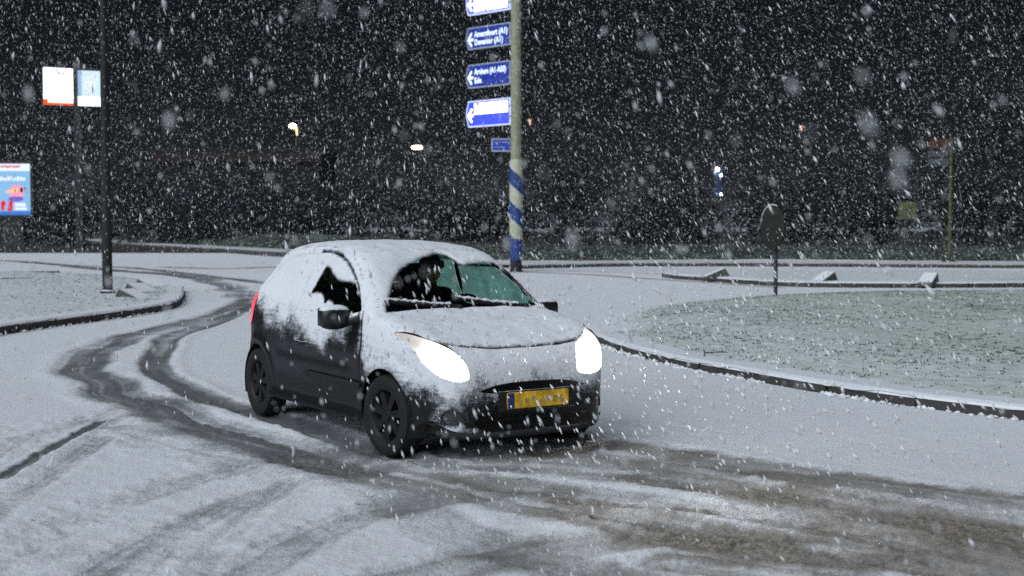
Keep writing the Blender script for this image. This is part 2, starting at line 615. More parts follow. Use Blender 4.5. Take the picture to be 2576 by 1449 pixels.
# (points in the photograph, width m, strength, depth m, brown)
TRACKS_AND_SHADE = [
    ([(640, 752), (590, 775), (545, 797), (470, 815), (380, 838), (295, 860), (240, 885), (224, 915), (240, 952), (300, 990), (380, 1025), (460, 1058), (570, 1090), (690, 1122), (800, 1152), (900, 1172)], .60, .70, .022, .2),
    ([(650, 762), (600, 790), (540, 812), (455, 838), (410, 868), (398, 908), (422, 950), (480, 985), (560, 1015), (650, 1044), (720, 1066), (860, 1108), (990, 1148)], .38, .72, .02, .2),
    ([(600, 1028), (680, 1050), (800, 1090), (900, 1122), (985, 1149), (1100, 1170)], .26, .62, .02, .0),
    ([(0, 655), (130, 664), (280, 680), (420, 690), (510, 703), (575, 722), (620, 748)], .8, .42, .01, .1),
    ([(180, 668), (330, 674), (480, 690), (600, 704), (700, 716)], .6, .40, .01, .3),
    ([(420, 672), (560, 676), (690, 672)], .9, .45, .0, .4),
    ([(1305, 684), (1480, 691), (1640, 702), (1800, 712), (1960, 724)], .35, .42, .0, .4),
    ([(1305, 680), (1500, 684), (1700, 690), (1850, 691), (2200, 690), (2600, 693)], .35, .45, .0, .5),
    ([(900, 1168), (1130, 1165), (1330, 1165), (1520, 1178), (1750, 1200), (2000, 1245), (2300, 1300), (2576, 1350), (2900, 1410)], .95, .55, .012, .55),
    ([(1380, 1135), (1500, 1118), (1640, 1130), (1800, 1158), (2050, 1198), (2300, 1232), (2576, 1268), (2900, 1310)], .50, .62, .014, .55),
    ([(1500, 1050), (1600, 1062), (1720, 1078)], .35, .18, .0, .0),  # no rut: flat strip painting in the car's cast shadow
    ([(820, 1165), (980, 1200), (1200, 1246), (1500, 1300), (1800, 1352), (2200, 1415), (2600, 1480)], .60, .42, .012, .6),
    ([(1500, 1303), (1640, 1328), (1800, 1358), (2000, 1392), (2200, 1428), (2400, 1470)], .07, .85, .03, .5),
    ([(1400, 1262), (1620, 1280), (1800, 1300)], .10, .5, .02, .4),
    ([(2100, 1330), (2300, 1370), (2500, 1410), (2750, 1460)], .55, .55, .012, .75),
    ([(2350, 1310), (2576, 1355), (2800, 1400)], .6, .6, .012, .75),
    ([(860, 1170), (1000, 1270), (1200, 1360), (1420, 1420), (1600, 1470)], .45, .3, .012, .3),
    ([(0, 1206), (60, 1168), (130, 1128), (200, 1090), (248, 1062)], .10, .66, .022, .25),
    ([(-60, 1320), (60, 1240), (160, 1175), (260, 1100)], .22, .34, .008, .2),
    ([(720, 1215), (650, 1285), (570, 1365), (500, 1440)], .16, .33, .015, .6),
    ([(800, 1170), (700, 1220), (590, 1280), (460, 1345), (320, 1440)], .30, .28, .0, .5),
    ([(-40, 1450), (140, 1400), (330, 1395), (520, 1440)], .35, .22, .0, .5),
    ([(300, 1090), (420, 1110), (600, 1150), (760, 1180)], .7, .26, .0, .2),
    ([(-60, 1180), (100, 1120), (260, 1050), (420, 1010)], .45, .28, .006, .1),
    ([(-40, 1400), (200, 1310), (420, 1230), (640, 1170), (800, 1150)], .40, .26, .01, .2),
    ([(200, 1470), (420, 1350), (640, 1260), (900, 1200)], .30, .30, .01, .35),
    ([(560, 1470), (760, 1360), (980, 1280), (1250, 1235)], .40, .30, .012, .4),
    ([(1000, 1470), (1300, 1400), (1600, 1365), (1900, 1370)], .50, .34, .012, .5),
    ([(1200, 1210), (1500, 1246), (1800, 1290), (2200, 1352), (2600, 1420)], .35, .5, .016, .5),
    ([(1700, 1420), (2000, 1455), (2300, 1500)], .4, .45, .012, .6),
    ([(1650, 1215), (1900, 1240), (2200, 1290), (2576, 1370), (2800, 1420)], .45, .6, .016, .65),
    ([(0, 1100), (120, 1070), (240, 1050), (330, 1040)], .5, .2, .0, .2),
]

def ground_cover(P):
    """height, slush cover with painted far dimming and shadow strip, brownness and speckle at ground points"""
    n = len(P)
    slush_dim = np.zeros(n)
    brown = np.zeros(n)
    bw = np.full(n, 1e-6)
    h = np.zeros(n)
    rough = np.zeros(n)
    for k, (pts, w, st, dep, br) in enumerate(TRACKS_AND_SHADE):
        L = catmull(G(pts), 5)
        lo, hi = L.min(0) - w * 2.2, L.max(0) + w * 2.2
        idx = np.where((P[:, 0] > lo[0]) & (P[:, 0] < hi[0]) & (P[:, 1] > lo[1]) & (P[:, 1] < hi[1]))[0]
        if not len(idx): continue
        Q = P[idx]
        d, arc, side = line_dist(L, Q)
        wob = (vnoise(np.c_[arc * 0.9, np.full(len(arc), k * 7.3)], 3) - .5) * w * .35
        ds = d * side + wob
        streak = fbm(np.c_[ds * (9 / max(w, .12)) * .35, arc * 0.35, np.full(len(arc), k * 3.1)], 3, 5)
        dep *= .6
        body = 1 - sstep(w * .32, w * .74, np.abs(ds))
        st = st * 1.45 if st < .45 else st
        if br >= .5: st *= .86
        fine_rut = fbm(np.c_[ds * 16, arc * 0.22, np.full(len(arc), k * 5.7)], 3, 8)
        a = st * body * np.clip(0.30 + 0.74 * streak + .75 * (fine_rut - .12), 0, 1.5)
        h[idx] += (fine_rut - .5) * .012 * body
        slush_dim[idx] = np.maximum(slush_dim[idx], a) + 0.25 * np.minimum(slush_dim[idx], a)
        brown[idx] += br * body
        bw[idx] += body
        edge = np.exp(-((np.abs(ds) - w * .62) / (w * .16 + .03)) ** 2)
        h[idx] += -dep * body + dep * 1.0 * edge
        rough[idx] = np.maximum(rough[idx], body + .6 * edge)
    brown = np.clip(brown / bw, 0, 1)
    fine = fbm(P * 11.0, 3, 21)
    mid = fbm(P * 3.2, 3, 22)
    lump = sstep(.50, .76, fbm(P * 13.0, 3, 23))
    near = 1 - sstep(14, 24, P[:, 1])
    h += (fine - .5) * .006 * near + (mid - .5) * .008 + rough * (lump * .010 + (fine - .5) * .012) * near
    speck = .25 + .75 * np.clip(rough + sstep(.5, .7, mid) * .6, 0, 1)
    # scattered thin churned cover in the lower right, where many cars have passed
    churn = sstep(-1.2, 0.6, P[:, 0]) * (1 - sstep(9.2, 11.0, P[:, 1])) * .16
    slush_dim = slush_dim + churn * (.3 + mid)
    slush_dim += .13 * sstep(.35, .75, mid) + .27 * sstep(28, 48, P[:, 1])  # mottling, then a far term that paints light falloff onto the road
    return h, np.clip(slush_dim, 0, 1.2), np.clip(brown + churn * 2, 0, 1), speck

def lattice(nx, ny, y0, y1, spread, power=1.0):
    ys = y0 * (y1 / y0) ** np.linspace(0, 1, ny)
    t = np.linspace(-spread, spread, nx)
    X = ys[:, None] * t[None, :] + np.linspace(-.8, .8, nx)[None, :]
    Y = np.repeat(ys[:, None], nx, 1)
    i = np.arange(nx - 1)
    j = np.arange(ny - 1)
    J, I = np.meshgrid(j, i, indexing='ij')
    a = (J * nx + I).ravel()
    F = np.stack([a, a + 1, a + 1 + nx, a + nx], 1)
    return np.c_[X.ravel(), Y.ravel()], F

P2, GF = lattice(580, 640, 4.6, 78.0, .50)
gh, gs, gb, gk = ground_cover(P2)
RISE_LEFT = np.array([0, 0])
road = link('road', mesh_np('road', np.c_[P2, gh], GF, {'slush_dim': gs, 'brown': gb, 'speck': gk}), M['road'])
tag(road, 'snow covered road with curved dark slushy tyre tracks', kind='structure')
# the same snowy ground farther off, light falloff painted in as darker colour, a little lower so that it never meets the road sheet
far_road = flat('far_road', -160, 160, 60, 240, -0.03, simple('far_snow_dim', (0.36, 0.385, 0.41), 0.9, scale=.6))
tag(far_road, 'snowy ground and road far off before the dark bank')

# ------------------------------------------------------------------ raised islands with kerb stones
def island(name, front, back, ncol, nrow, mat, kerb_h=.12, lip=.045, label=None, slope=1.6, stone=1.0, cover_back=None, bare=None, tuck=.05):
    Fp, Bp = resample(catmull(G(front), 6), ncol), resample(catmull(G(back), 6), ncol)
    t = np.linspace(0, 1, nrow) ** 1.5
    P = Fp[None] * (1 - t[:, None, None]) + Bp[None] * t[:, None, None]
    Q = P.reshape(-1, 2)
    dB, _, _ = line_dist(Bp, Q)
    dF, _, _ = line_dist(Fp, Q)
    n1 = fbm(Q * 2.2, 3, 31)
    n2 = fbm(Q * 9.0, 3, 33)
    z = (kerb_h + .008) * sstep(0, slope, dB) - .03 * (1 - sstep(0, .3, dB)) + (n1 - .5) * .03 * sstep(0, .5, dF) + (n2 - .5) * .02 * sstep(.02, .25, dF)
    z += .02 * sstep(0, 3, dF)
    b = np.zeros(len(Q)) if bare is None else bare(Q, dF, dB)
    b = b - .25 * (1 - sstep(.05, .5, dF)) - .18 * (1 - sstep(.2, 1.1, dB))
    # the lip of snow that hangs over the kerb
    tg = np.gradient(Fp, axis=0)
    tg /= np.linalg.norm(tg, axis=1)[:, None] + 1e-9
    nl = np.c_[-tg[:, 1], tg[:, 0]]
    if np.mean(line_dist(Fp, Q[ncol * (nrow // 2):])[2]) > 0: nl = -nl
    rag = vnoise(Fp * 5, 4)
    ed = np.c_[Fp + nl * (.022 + .05 * rag)[:, None], np.full(ncol, kerb_h - .016) - .03 * rag ** 2]
    V = np.r_[ed, np.c_[Q, z]]
    nn = ncol
    J, I = np.meshgrid(np.arange(nrow), np.arange(ncol - 1), indexing='ij')
    a = (J * nn + I).ravel()
    Fc = np.stack([a, a + 1, a + 1 + nn, a + nn], 1)
    o = link(name, mesh_np(name, V, Fc, {'bare': np.r_[b[:ncol], b]}), mat)
    tag(o, label, kind='structure')
    # kerb stones, one by one, butted with a narrow joint
    L = plen(Fp)
    ns = max(2, int(L / stone))
    K = resample(Fp, ns * 4 + 1)
    sgn = 1 if np.mean(line_dist(Fp, Q[ncol * (nrow // 2):])[2]) > 0 else -1
    for i in range(ns):
        seg = K[i * 4:i * 4 + 5]
        d = np.gradient(seg, axis=0)
        d /= np.linalg.norm(d, axis=1)[:, None] + 1e-9
        nrm = np.c_[-d[:, 1], d[:, 0]] * sgn
        seg = seg.copy()
        gap = .014
        seg[0] += d[0] * gap
        seg[-1] -= d[-1] * gap
        dz = random.uniform(-.006, .006)
        do = random.uniform(-.012, .012)
        Vs, Fs = [], []
        for j in range(5):
            o_ = seg[j] - nrm[j] * (tuck + do - .0)
            o2 = seg[j] + nrm[j] * .10
            oc = seg[j] - nrm[j] * (tuck + do - .02)
            Vs += [(*o_, -.12), (*o_, kerb_h - .035 + dz), (*oc, kerb_h - .015 + dz), (*o2, kerb_h - .015 + dz), (*o2, -.12)]
        for j in range(4):
            for k in range(4):
                Fs.append((j * 5 + k, j * 5 + k + 1, j * 5 + k + 6, j * 5 + k + 5))
        Fs += [(0, 4, 3, 2, 1), (20, 21, 22, 23, 24)]
        mb = MB().add(Vs, Fs)
        mb.build('kerb_stone', M['kerb'], o)
    return o, Fp, Bp, P, z.reshape(nrow, ncol)

right_front = [(1482, 836), (1500, 855), (1560, 882), (1680, 914), (1760, 932), (1900, 957), (2100, 992), (2300, 1022), (2576, 1056), (2950, 1098)]
right_back = [(1484, 830), (1496, 812), (1530, 795), (1600, 775), (1700, 760), (1820, 750), (1960, 742), (2200, 736), (2576, 733), (2950, 731)]
isl_r, RF, RB, RP, RZ = island('grass_island', right_front, right_back, 420, 200, M['verge'], .12, label='raised grassy island under thin snow at the right of the road',
                       slope=2.5, bare=lambda Q, dF, dB: .05 * sstep(1.0, 4.0, dF) + .05 * sstep(3, 9, Q[:, 0]))
left_front = [(-120, 868), (0, 842), (144, 821), (276, 803), (367, 790), (420, 779), (444, 770), (454, 758), (457, 745), (456, 732)]
left_back = [(-160, 690), (0, 691), (127, 694), (240, 698), (330, 704), (400, 711), (435, 717), (448, 722), (453, 727), (455, 730)]
isl_l, LF, LB, LP, LZ = island('grass_island', left_front, left_back, 260, 110, M['verge_left'], .15, label='raised snowy island round the dark pole at the left of the road', slope=1.2)
med_front = [(1668, 696), (1690, 701), (1760, 706), (1811, 710), (1890, 716), (1954, 720), (2070, 723), (2197, 724), (2400, 724), (2576, 723), (2900, 722)]
med_back = [(1664, 695), (1690, 692), (1760, 690), (1830, 689), (1900, 689), (1980, 690), (2100, 690), (2250, 690), (2420, 691), (2600, 692), (2900, 694)]
isl_m, MF, MBk, _, _ = island('traffic_median', med_front, med_back, 260, 40, M['median'], .15, label='snowy median with kerb and concrete wedges across the road', slope=1.0)

def kerb_line(name, pts, w, h, stone, label, depth=1.2):
    """a low raised strip behind a line of kerb stones"""
    front = np.array([gp(u, v) for u, v in pts])
    F0 = resample(catmull(front, 5), 120)
    d = np.gradient(F0, axis=0)
    d /= np.linalg.norm(d, axis=1)[:, None]
    nr = np.c_[-d[:, 1], d[:, 0]]
    nr *= np.sign(nr[:, 1:2] + 1e-9)
    B0 = F0 + nr * depth
    V = np.r_[np.c_[F0, np.full(120, h)], np.c_[B0, np.full(120, h - .02)], np.c_[B0 + nr * .4, np.full(120, -.06)]]
    V[:, 2] += (fbm(V[:, :2] * 1.5, 2, 41) - .5) * .03
    a = np.r_[np.arange(119), 120 + np.arange(119)]
    Fc = np.stack([a, a + 1, a + 121, a + 120], 1)
    o = link(name, mesh_np(name, V, Fc, {'bare': np.zeros(360)}), M['median'])
    tag(o, label, kind='structure')
    ns = max(2, int(plen(F0) / stone))
    K = resample(F0, ns + 1)
    for i in range(ns):
        a, b = Vector((*K[i], 0)), Vector((*K[i + 1], 0))
        dd = b - a
        MB().box(((a + b) / 2 + Vector((0, 0, h / 2 - .05 + random.uniform(-.008, .008)))), (dd.length - .03, w, h + .06), math.atan2(dd.y, dd.x)).build('kerb_stone', M['kerb'], o)
    return o

kerb_line('verge_strip', [(1306, 676), (1400, 674), (1523, 671), (1670, 670), (1811, 670), (2050, 671), (2300, 673), (2576, 675), (2750, 676)], .16, .13, 1.2, 'snowy strip with a dark kerb along the far side of the road', 4.5)
kerb_line('verge_strip', [(180, 607), (276, 617), (414, 627), (540, 634), (690, 645), (830, 652)], .3, .26, 2.0, 'long dark kerb line curving before the bank at the far left', 3.0)
kerb_line('paved_strip', [(-60, 696), (0, 696), (60, 696), (127, 696)], .2, .17, 1.0, 'short dark kerb at the back of the left island', .8)
kerb_line('paved_strip', [(-60, 719), (0, 719), (40, 718), (82, 717)], .14, .20, 1.0, 'short dark kerb line crossing the left island', .6)

# small broken edge of snow and grass clods at the foot of the near kerb
V, F = [], []
for (Lf, lo, hi, cnt) in ((RF, 0.0, 1.0, 900), (LF, 0.0, 1.0, 500)):
    K = resample(Lf, 400)
    d = np.gradient(K, axis=0)
    d /= np.linalg.norm(d, axis=1)[:, None]
    for _ in range(cnt):
        i = random.randrange(400)
        nrm = np.array([-d[i, 1], d[i, 0]])
        if (nrm @ (np.array([0, 0]) - K[i])) < 0: nrm = -nrm
        if random.random() > vnoise(K[i:i + 1] * 1.7, 6)[0] * 1.5 - .3: continue
        c = K[i] + nrm * (.045 + abs(random.gauss(0, .045))) + d[i] * random.uniform(-.05, .05)
        s = .008 + .040 * random.random() ** 2.5
        b = len(V)
        for q in ((1, 0, 0), (-1, 0, 0), (0, 1, 0), (0, -1, 0), (0, 0, 1), (0, 0, -.6)):
            V.append((c[0] + q[0] * s * random.uniform(.7, 1.8), c[1] + q[1] * s * random.uniform(.7, 1.5), .004 + q[2] * s * random.uniform(.5, .9)))
        F += [(b + i0, b + i1, b + i2) for i0, i1, i2 in ((0, 2, 4), (2, 1, 4), (1, 3, 4), (3, 0, 4), (2, 0, 5), (1, 2, 5), (3, 1, 5), (0, 3, 5))]
tag(link('snow_crumbs', mesh_np('snow_crumbs', V, F), simple('crumb_snow', (0.72, 0.74, 0.78), 0.8, scale=20)), 'ragged crumbs of snow lying along the kerb foot', 'snow', kind='stuff')

# ------------------------------------------------------------------ grass that pokes through the snow
def blades(name, P, Z, count, label, size=(.008, .028)):
    """short blades standing on the snow, in loose patches, evenly by area"""
    V, F = [], []
    A = np.linalg.norm(P[1:, :-1] - P[:-1, :-1], axis=2) * np.linalg.norm(P[:-1, 1:] - P[:-1, :-1], axis=2)
    w = np.cumsum(A.ravel())
    pick = np.searchsorted(w, RNG.random(count) * w[-1])
    nc = A.shape[1]
    J, I = pick // nc, pick % nc
    fj, fi = RNG.random(count)[:, None], RNG.random(count)[:, None]
    C = P[J, I] * (1 - fj) * (1 - fi) + P[J + 1, I] * fj * (1 - fi) + P[J, I + 1] * (1 - fj) * fi + P[J + 1, I + 1] * fj * fi
    z0 = Z[J, I]
    k = fbm(C * .7, 3, 51)
    dF = line_dist(P[0], C)[0]
    dB = line_dist(P[-1], C)[0]
    ok = (RNG.random(count) < (.25 + .75 * sstep(.36, .66, k))) & (dF > .30) & (RNG.random(count) < sstep(.2, 1.3, dB))
    for c, zb in zip(C[ok], z0[ok]):
        for _b in range(random.randint(2, 5)):
            a = random.uniform(0, 2 * PI)
            r = random.uniform(0, .045)
            h = random.uniform(*size)
            ln = random.uniform(.2, 1.1) * h
            x, y = c[0] + r * math.cos(a * 3), c[1] + r * math.sin(a * 3)
            w_ = random.uniform(.006, .018)
            b = len(V)
            V += [(x - w_ * math.sin(a), y + w_ * math.cos(a), zb - .015), (x + w_ * math.sin(a), y - w_ * math.cos(a), zb - .015), (x + ln * math.cos(a), y + ln * math.sin(a), zb + h * .8)]
            F.append((b, b + 1, b + 2))
    t = simple(name + '_blade', (0.045, 0.05, 0.025), 0.9, var=.5, scale=3, bump=0)
    return tag(link(name, mesh_np(name, V, F), t), label, 'grass', kind='stuff')

blades('grass', RP, RZ, 17000, 'dark grass blades poking through thin snow on the right island')
blades('grass', LP, LZ, 4000, 'dark grass blades poking through snow on the left island')

# dead twig lying over the kerb
tw = MB()
tb = gp(1768, 925)
tw.tube([(tb[0] - .02, tb[1] - .06, .02), (tb[0], tb[1] - .02, .10), (tb[0] + .03, tb[1] + .03, .165), (tb[0] + .16, tb[1] + .08, .17), (tb[0] + .30, tb[1] + .10, .165)], [.010, .009, .008, .006, .004], 6)
tw.tube([(tb[0] + .03, tb[1] + .03, .165), (tb[0] + .02, tb[1] + .12, .19), (tb[0] + .06, tb[1] + .2, .17)], [.006, .005, .003], 5)
tag(tw.build('twig', simple('twig_bark', (0.03, 0.024, 0.02), 0.9)), 'thin bent dead twig hanging over the kerb of the right island', 'twig')

# ------------------------------------------------------------------ bank, wood and building in the dark behind the junction
bank_pts = [(40, 586), (160, 596), (276, 607), (414, 617), (540, 625), (690, 636), (900, 648), (1100, 653), (1312, 656), (1560, 655), (1800, 653), (2050, 653), (2300, 655), (2576, 658), (2900, 660)]
BP = resample(catmull(np.array([gp(u, v + 2) for u, v in bank_pts]), 6), 500)
d = np.gradient(BP, axis=0)
d /= np.linalg.norm(d, axis=1)[:, None]
nr = np.c_[-d[:, 1], d[:, 0]]
nr *= np.sign(nr[:, 1:2] + 1e-9)
steps = np.linspace(0, 1, 26)
dist = np.hypot(BP[:, 0], BP[:, 1])
Ht = np.clip(.55 + (dist - 55) * .012, .5, 1.7)
rows = []
for s in steps:
    q = BP + nr * (s * 9.0)
    z = Ht * sstep(0, .75, np.full(500, s)) - .08 + (fbm(q * 1.1, 4, 61) - .5) * .35 * min(1, s * 4) + (fbm(q * 5, 2, 62) - .5) * .16 * min(1, s * 4)
    rows.append(np.c_[q, z])
V = np.concatenate(rows)
J, I = np.meshgrid(np.arange(25), np.arange(499), indexing='ij')
a = (J * 500 + I).ravel()
tag(link('grass_bank', mesh_np('grass_bank', V, np.stack([a, a + 1, a + 501, a + 500], 1), {'bare': np.tile(np.zeros(500), 26)}), M['bank']), 'low rough grass bank dusted with snow behind the far kerb', kind='structure')
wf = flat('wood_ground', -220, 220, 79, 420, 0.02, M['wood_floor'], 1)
tag(wf, 'bare ground under the far trees, coloured for unlit night')

# far wood: one dark mass of twigs and leaves
def leaf_cloud(centers, radii, n, size, rng):
    C = np.repeat(np.array(centers), n, 0)
    R = np.repeat(np.array(radii), n, 0)
    u = rng.normal(size=(len(C), 3))
    u /= np.linalg.norm(u, axis=1)[:, None]
    p = C + u * R * (rng.random((len(C), 1)) ** .45)
    a = rng.normal(size=p.shape)
    b = rng.normal(size=p.shape)
    a /= np.linalg.norm(a, axis=1)[:, None]
    b /= np.linalg.norm(b, axis=1)[:, None]
    s = size * (.5 + rng.random((len(C), 1)))
    V = np.stack([p, p + a * s, p + b * s * .7], 1).reshape(-1, 3)
    F = np.arange(len(V)).reshape(-1, 3)
    return V, F

M['leaf'] = simple('unlit_leaves', (0.0045, 0.0055, 0.005), 0.95, var=.4, scale=.6, bump=0)  # unlit night put into a near-black leaf colour
M['bark'] = simple('dark_bark', (0.012, 0.011, 0.010), 0.95, var=.3, scale=5)
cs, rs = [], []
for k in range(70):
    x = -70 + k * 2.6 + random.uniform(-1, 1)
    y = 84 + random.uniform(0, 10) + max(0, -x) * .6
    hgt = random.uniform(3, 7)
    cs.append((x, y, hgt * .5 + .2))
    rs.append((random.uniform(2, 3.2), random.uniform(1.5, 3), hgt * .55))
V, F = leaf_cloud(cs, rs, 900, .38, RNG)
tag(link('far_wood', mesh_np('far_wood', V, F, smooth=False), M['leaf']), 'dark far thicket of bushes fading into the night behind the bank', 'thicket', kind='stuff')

def tree(loc, h, cr, label, n=5200, size=.22, seed=0):
    rg = np.random.default_rng(seed)
    rd = random.Random(seed)
    t = empty('tree', (loc[0], loc[1], 0), 0, label, 'tree', 'dark trees round the junction')
    mb = MB()
    mb.tube([(0, 0, -.2), (.05, 0, h * .25), (-.05, .05, h * .55), (0, 0, h * .9)], [h * .028, h * .022, h * .014, h * .004], 8)
    cs, rs = [], []
    for k in range(13):
        z = h * rd.uniform(.38, .92)
        a = rd.uniform(0, 2 * PI)
        r = cr * rd.uniform(.35, .95) * (1.15 - z / h * .6)
        e = Vector((r * math.cos(a), r * math.sin(a), z + rd.uniform(.2, .8)))
        mb.tube([(0, 0, z * .72), e * .5 + Vector((0, 0, z * .40)), e], [h * .010, h * .006, h * .002], 5)
        cs.append(tuple(e))
        rs.append((cr * .42, cr * .42, h * .09))
    mb.build('trunk', M['bark'], t, smooth=True)
    V, F = leaf_cloud(cs, rs, n // 13, size, rg)
    link('crown', mesh_np('crown', V, F, smooth=False), M['leaf'], t)
    return t

tree((14.2, 29.0), 9.5, 3.6, 'dark leafy tree whose crown dips into the top right corner', 7000, .2, 3)
tree((30.0, 82.0), 11, 4.2, 'dark round tree behind the bank near the bus stop sign', seed=5)
tree((-46.0, 122.0), 15, 5.5, 'dark tree behind the lit sign pylon', seed=8)

bl = empty('shop_building', (-23.6, 118, 0), 0, 'low dark shop with a dull red band under its flat roof', 'building')
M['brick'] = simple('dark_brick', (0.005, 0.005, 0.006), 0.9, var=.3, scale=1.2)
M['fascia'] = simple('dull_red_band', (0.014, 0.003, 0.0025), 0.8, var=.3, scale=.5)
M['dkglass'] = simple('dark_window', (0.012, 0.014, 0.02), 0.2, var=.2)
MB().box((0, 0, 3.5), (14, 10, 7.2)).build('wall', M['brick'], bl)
MB().box((0, -.1, 8.05), (15, 10.6, .5)).build('roof', M['brick'], bl)
MB().box((0, -.2, 7.45), (14.6, 10.4, .7)).build('fascia', M['fascia'], bl)
for k in range(3):
    f = MB().box((-4.4 + k * 4.4, -5.05, 3.2), (3.2, .16, 3.4)).build('window', M['dark'], bl)
    MB().box((-4.4 + k * 4.4, -5.15, 3.2), (2.9, .06, 3.1)).build('pane', M['dkglass'], f)

# ------------------------------------------------------------------ the car (own frame: x forward from the front axle, y to its left, z up)
CX, CY, YAW = -0.2172, 9.488, 0.5654
car = empty('small_car', (CX, CY, -0.012), YAW - PI / 2, 'dark small hatchback covered in snow driving with bright headlights', 'car')

def sdf_grid(poly, lo, hi, n):
    xs, ys = np.linspace(lo[0], hi[0], n[0]), np.linspace(lo[1], hi[1], n[1])
    X, Y = np.meshgrid(xs, ys, indexing='ij')
    d = poly_sd(poly, np.c_[X.ravel(), Y.ravel()])[0].reshape(n)
    def f(a, b):
        i = np.clip((a - lo[0]) / (hi[0] - lo[0]) * (n[0] - 1), 0, n[0] - 1.001)
        j = np.clip((b - lo[1]) / (hi[1] - lo[1]) * (n[1] - 1), 0, n[1] - 1.001)
        i0, j0 = i.astype(int), j.astype(int)
        u, v = i - i0, j - j0
        return d[i0, j0] * (1 - u) * (1 - v) + d[i0 + 1, j0] * u * (1 - v) + d[i0, j0 + 1] * (1 - u) * v + d[i0 + 1, j0 + 1] * u * v
    return f

side_p = catmull([(.56, .17), (.655, .23), (.69, .34), (.70, .44), (.69, .54), (.655, .64), (.58, .73), (.46, .795), (.22, .875), (-.06, .94), (-.27, .985),
                  (-.46, 1.14), (-.66, 1.285), (-.85, 1.392), (-1.07, 1.458), (-1.40, 1.496), (-1.75, 1.500), (-2.06, 1.474), (-2.28, 1.422), (-2.43, 1.345),
                  (-2.56, 1.20), (-2.69, 1.04), (-2.83, .90), (-2.86, .76), (-2.90, .62), (-2.90, .45), (-2.86, .30), (-2.80, .2), (-2.7, .16), (-1.2, .16)], 6, True)
hw = [(.70, .34), (.685, .47), (.63, .585), (.52, .68), (.34, .755), (.05, .805), (-.5, .825), (-1.2, .828), (-1.9, .826), (-2.35, .805), (-2.6, .76), (-2.76, .68), (-2.85, .56), (-2.90, .36)]
plan_p = catmull([(.705, 0)] + hw + [(-2.905, 0)] + [(x, -y) for x, y in hw[::-1]], 6, True)
fz = [(.80, .14), (.80, .30), (.815, .45), (.828, .62), (.825, .76), (.80, .88), (.775, .96), (.735, 1.05), (.685, 1.17), (.64, 1.28), (.59, 1.385), (.50, 1.460), (.30, 1.508)]
front_p = catmull(fz + [(0, 1.52)] + [(-y, z) for y, z in fz[::-1]] + [(0, .14)], 6, True)
S1 = sdf_grid(side_p, (-3.2, -.1), (1.0, 1.8), (421, 191))
S2 = sdf_grid(plan_p, (-3.2, -1.1), (1.0, 1.1), (421, 221))
S3 = sdf_grid(front_p, (-1.1, -.1), (1.1, 1.8), (221, 191))

def smax(a, b, k):
    h = np.clip(.5 + .5 * (a - b) / k, 0, 1)
    return b * (1 - h) + a * h + k * h * (1 - h)

def body_f(p):
    x, y, z = p[:, 0], p[:, 1], p[:, 2]
    a, b, c = S1(x, z), S2(x, y), S3(y * (1 + .11 * sstep(1.6, 2.6, -x) * sstep(.88, 1.25, z)), z)
    k1 = .05 + .09 * sstep(.55, 1.0, z)
    f = smax(smax(a, b, .07), c, k1)
    # wheel arch flares, a waist crease
    for ax in (0.0, -2.367):
        r = np.hypot(x - ax, z - .29)
        f = f - .014 * np.exp(-((r - .36) / .05) ** 2) * (np.abs(y) > .55)
    f = f + .010 * np.exp(-((z - (.60 - .004 * x)) / .05) ** 2) * sstep(-2.0, -1.8, x) * (1 - sstep(-.6, -.4, x))
    # bonnet hollows between the lamps and the nose
    f = f - .012 * np.exp(-((np.abs(y) - .58) / .10) ** 2) * sstep(-.2, .3, x) * sstep(.72, .82, z)
    return f

def grad(p):
    e = .004
    g = np.stack([body_f(p + np.eye(3)[k] * e) - body_f(p - np.eye(3)[k] * e) for k in range(3)], 1)
    return g / (np.linalg.norm(g, axis=1)[:, None] + 1e-9)

lo, hi = np.array([-2.95, -.87, .17]), np.array([.75, .87, 1.56])
NX, NY, NZ = 236, 112, 88
def gridface(ax, side, na, nb, flip):
    o = [k for k in range(3) if k != ax]
    a = np.linspace(lo[o[0]], hi[o[0]], na + 1)
    b = np.linspace(lo[o[1]], hi[o[1]], nb + 1)
    A, B = np.meshgrid(a, b, indexing='ij')
    P = np.zeros((A.size, 3))
    P[:, ax] = hi[ax] if side else lo[ax]
    P[:, o[0]] = A.ravel()
    P[:, o[1]] = B.ravel()
    I, J = np.meshgrid(np.arange(na), np.arange(nb), indexing='ij')
    q = (I * (nb + 1) + J).ravel()
    F = np.stack([q, q + nb + 1, q + nb + 2, q + 1], 1)
    return P, F[:, ::-1] if flip else F
parts, off = [], 0
Fs = []
for ax, sd, na, nb, fl in ((0, 1, NY, NZ, False), (0, 0, NY, NZ, True), (1, 1, NX, NZ, True), (1, 0, NX, NZ, False), (2, 1, NX, NY, False)):
    P, F = gridface(ax, sd, na, nb, fl)
    parts.append(P)
    Fs.append(F + off)
    off += len(P)
P0 = np.concatenate(parts)
F0 = np.concatenate(Fs)
_, ui, inv = np.unique(np.round(P0, 5), axis=0, return_index=True, return_inverse=True)
P0 = P0[ui]
F0 = inv.ravel()[F0]
cen = np.array([-1.05, 0, .66])
O = cen + (P0 - cen) * np.array([.62, .45, .22])
D = P0 - O
t0, t1 = np.zeros(len(P0)), np.full(len(P0), 1.15)
for _ in range(22):
    tm = (t0 + t1) / 2
    ins = body_f(O + D * tm[:, None]) < 0
    t0 = np.where(ins, tm, t0)
    t1 = np.where(ins, t1, tm)
BV = O + D * ((t0 + t1) / 2)[:, None]

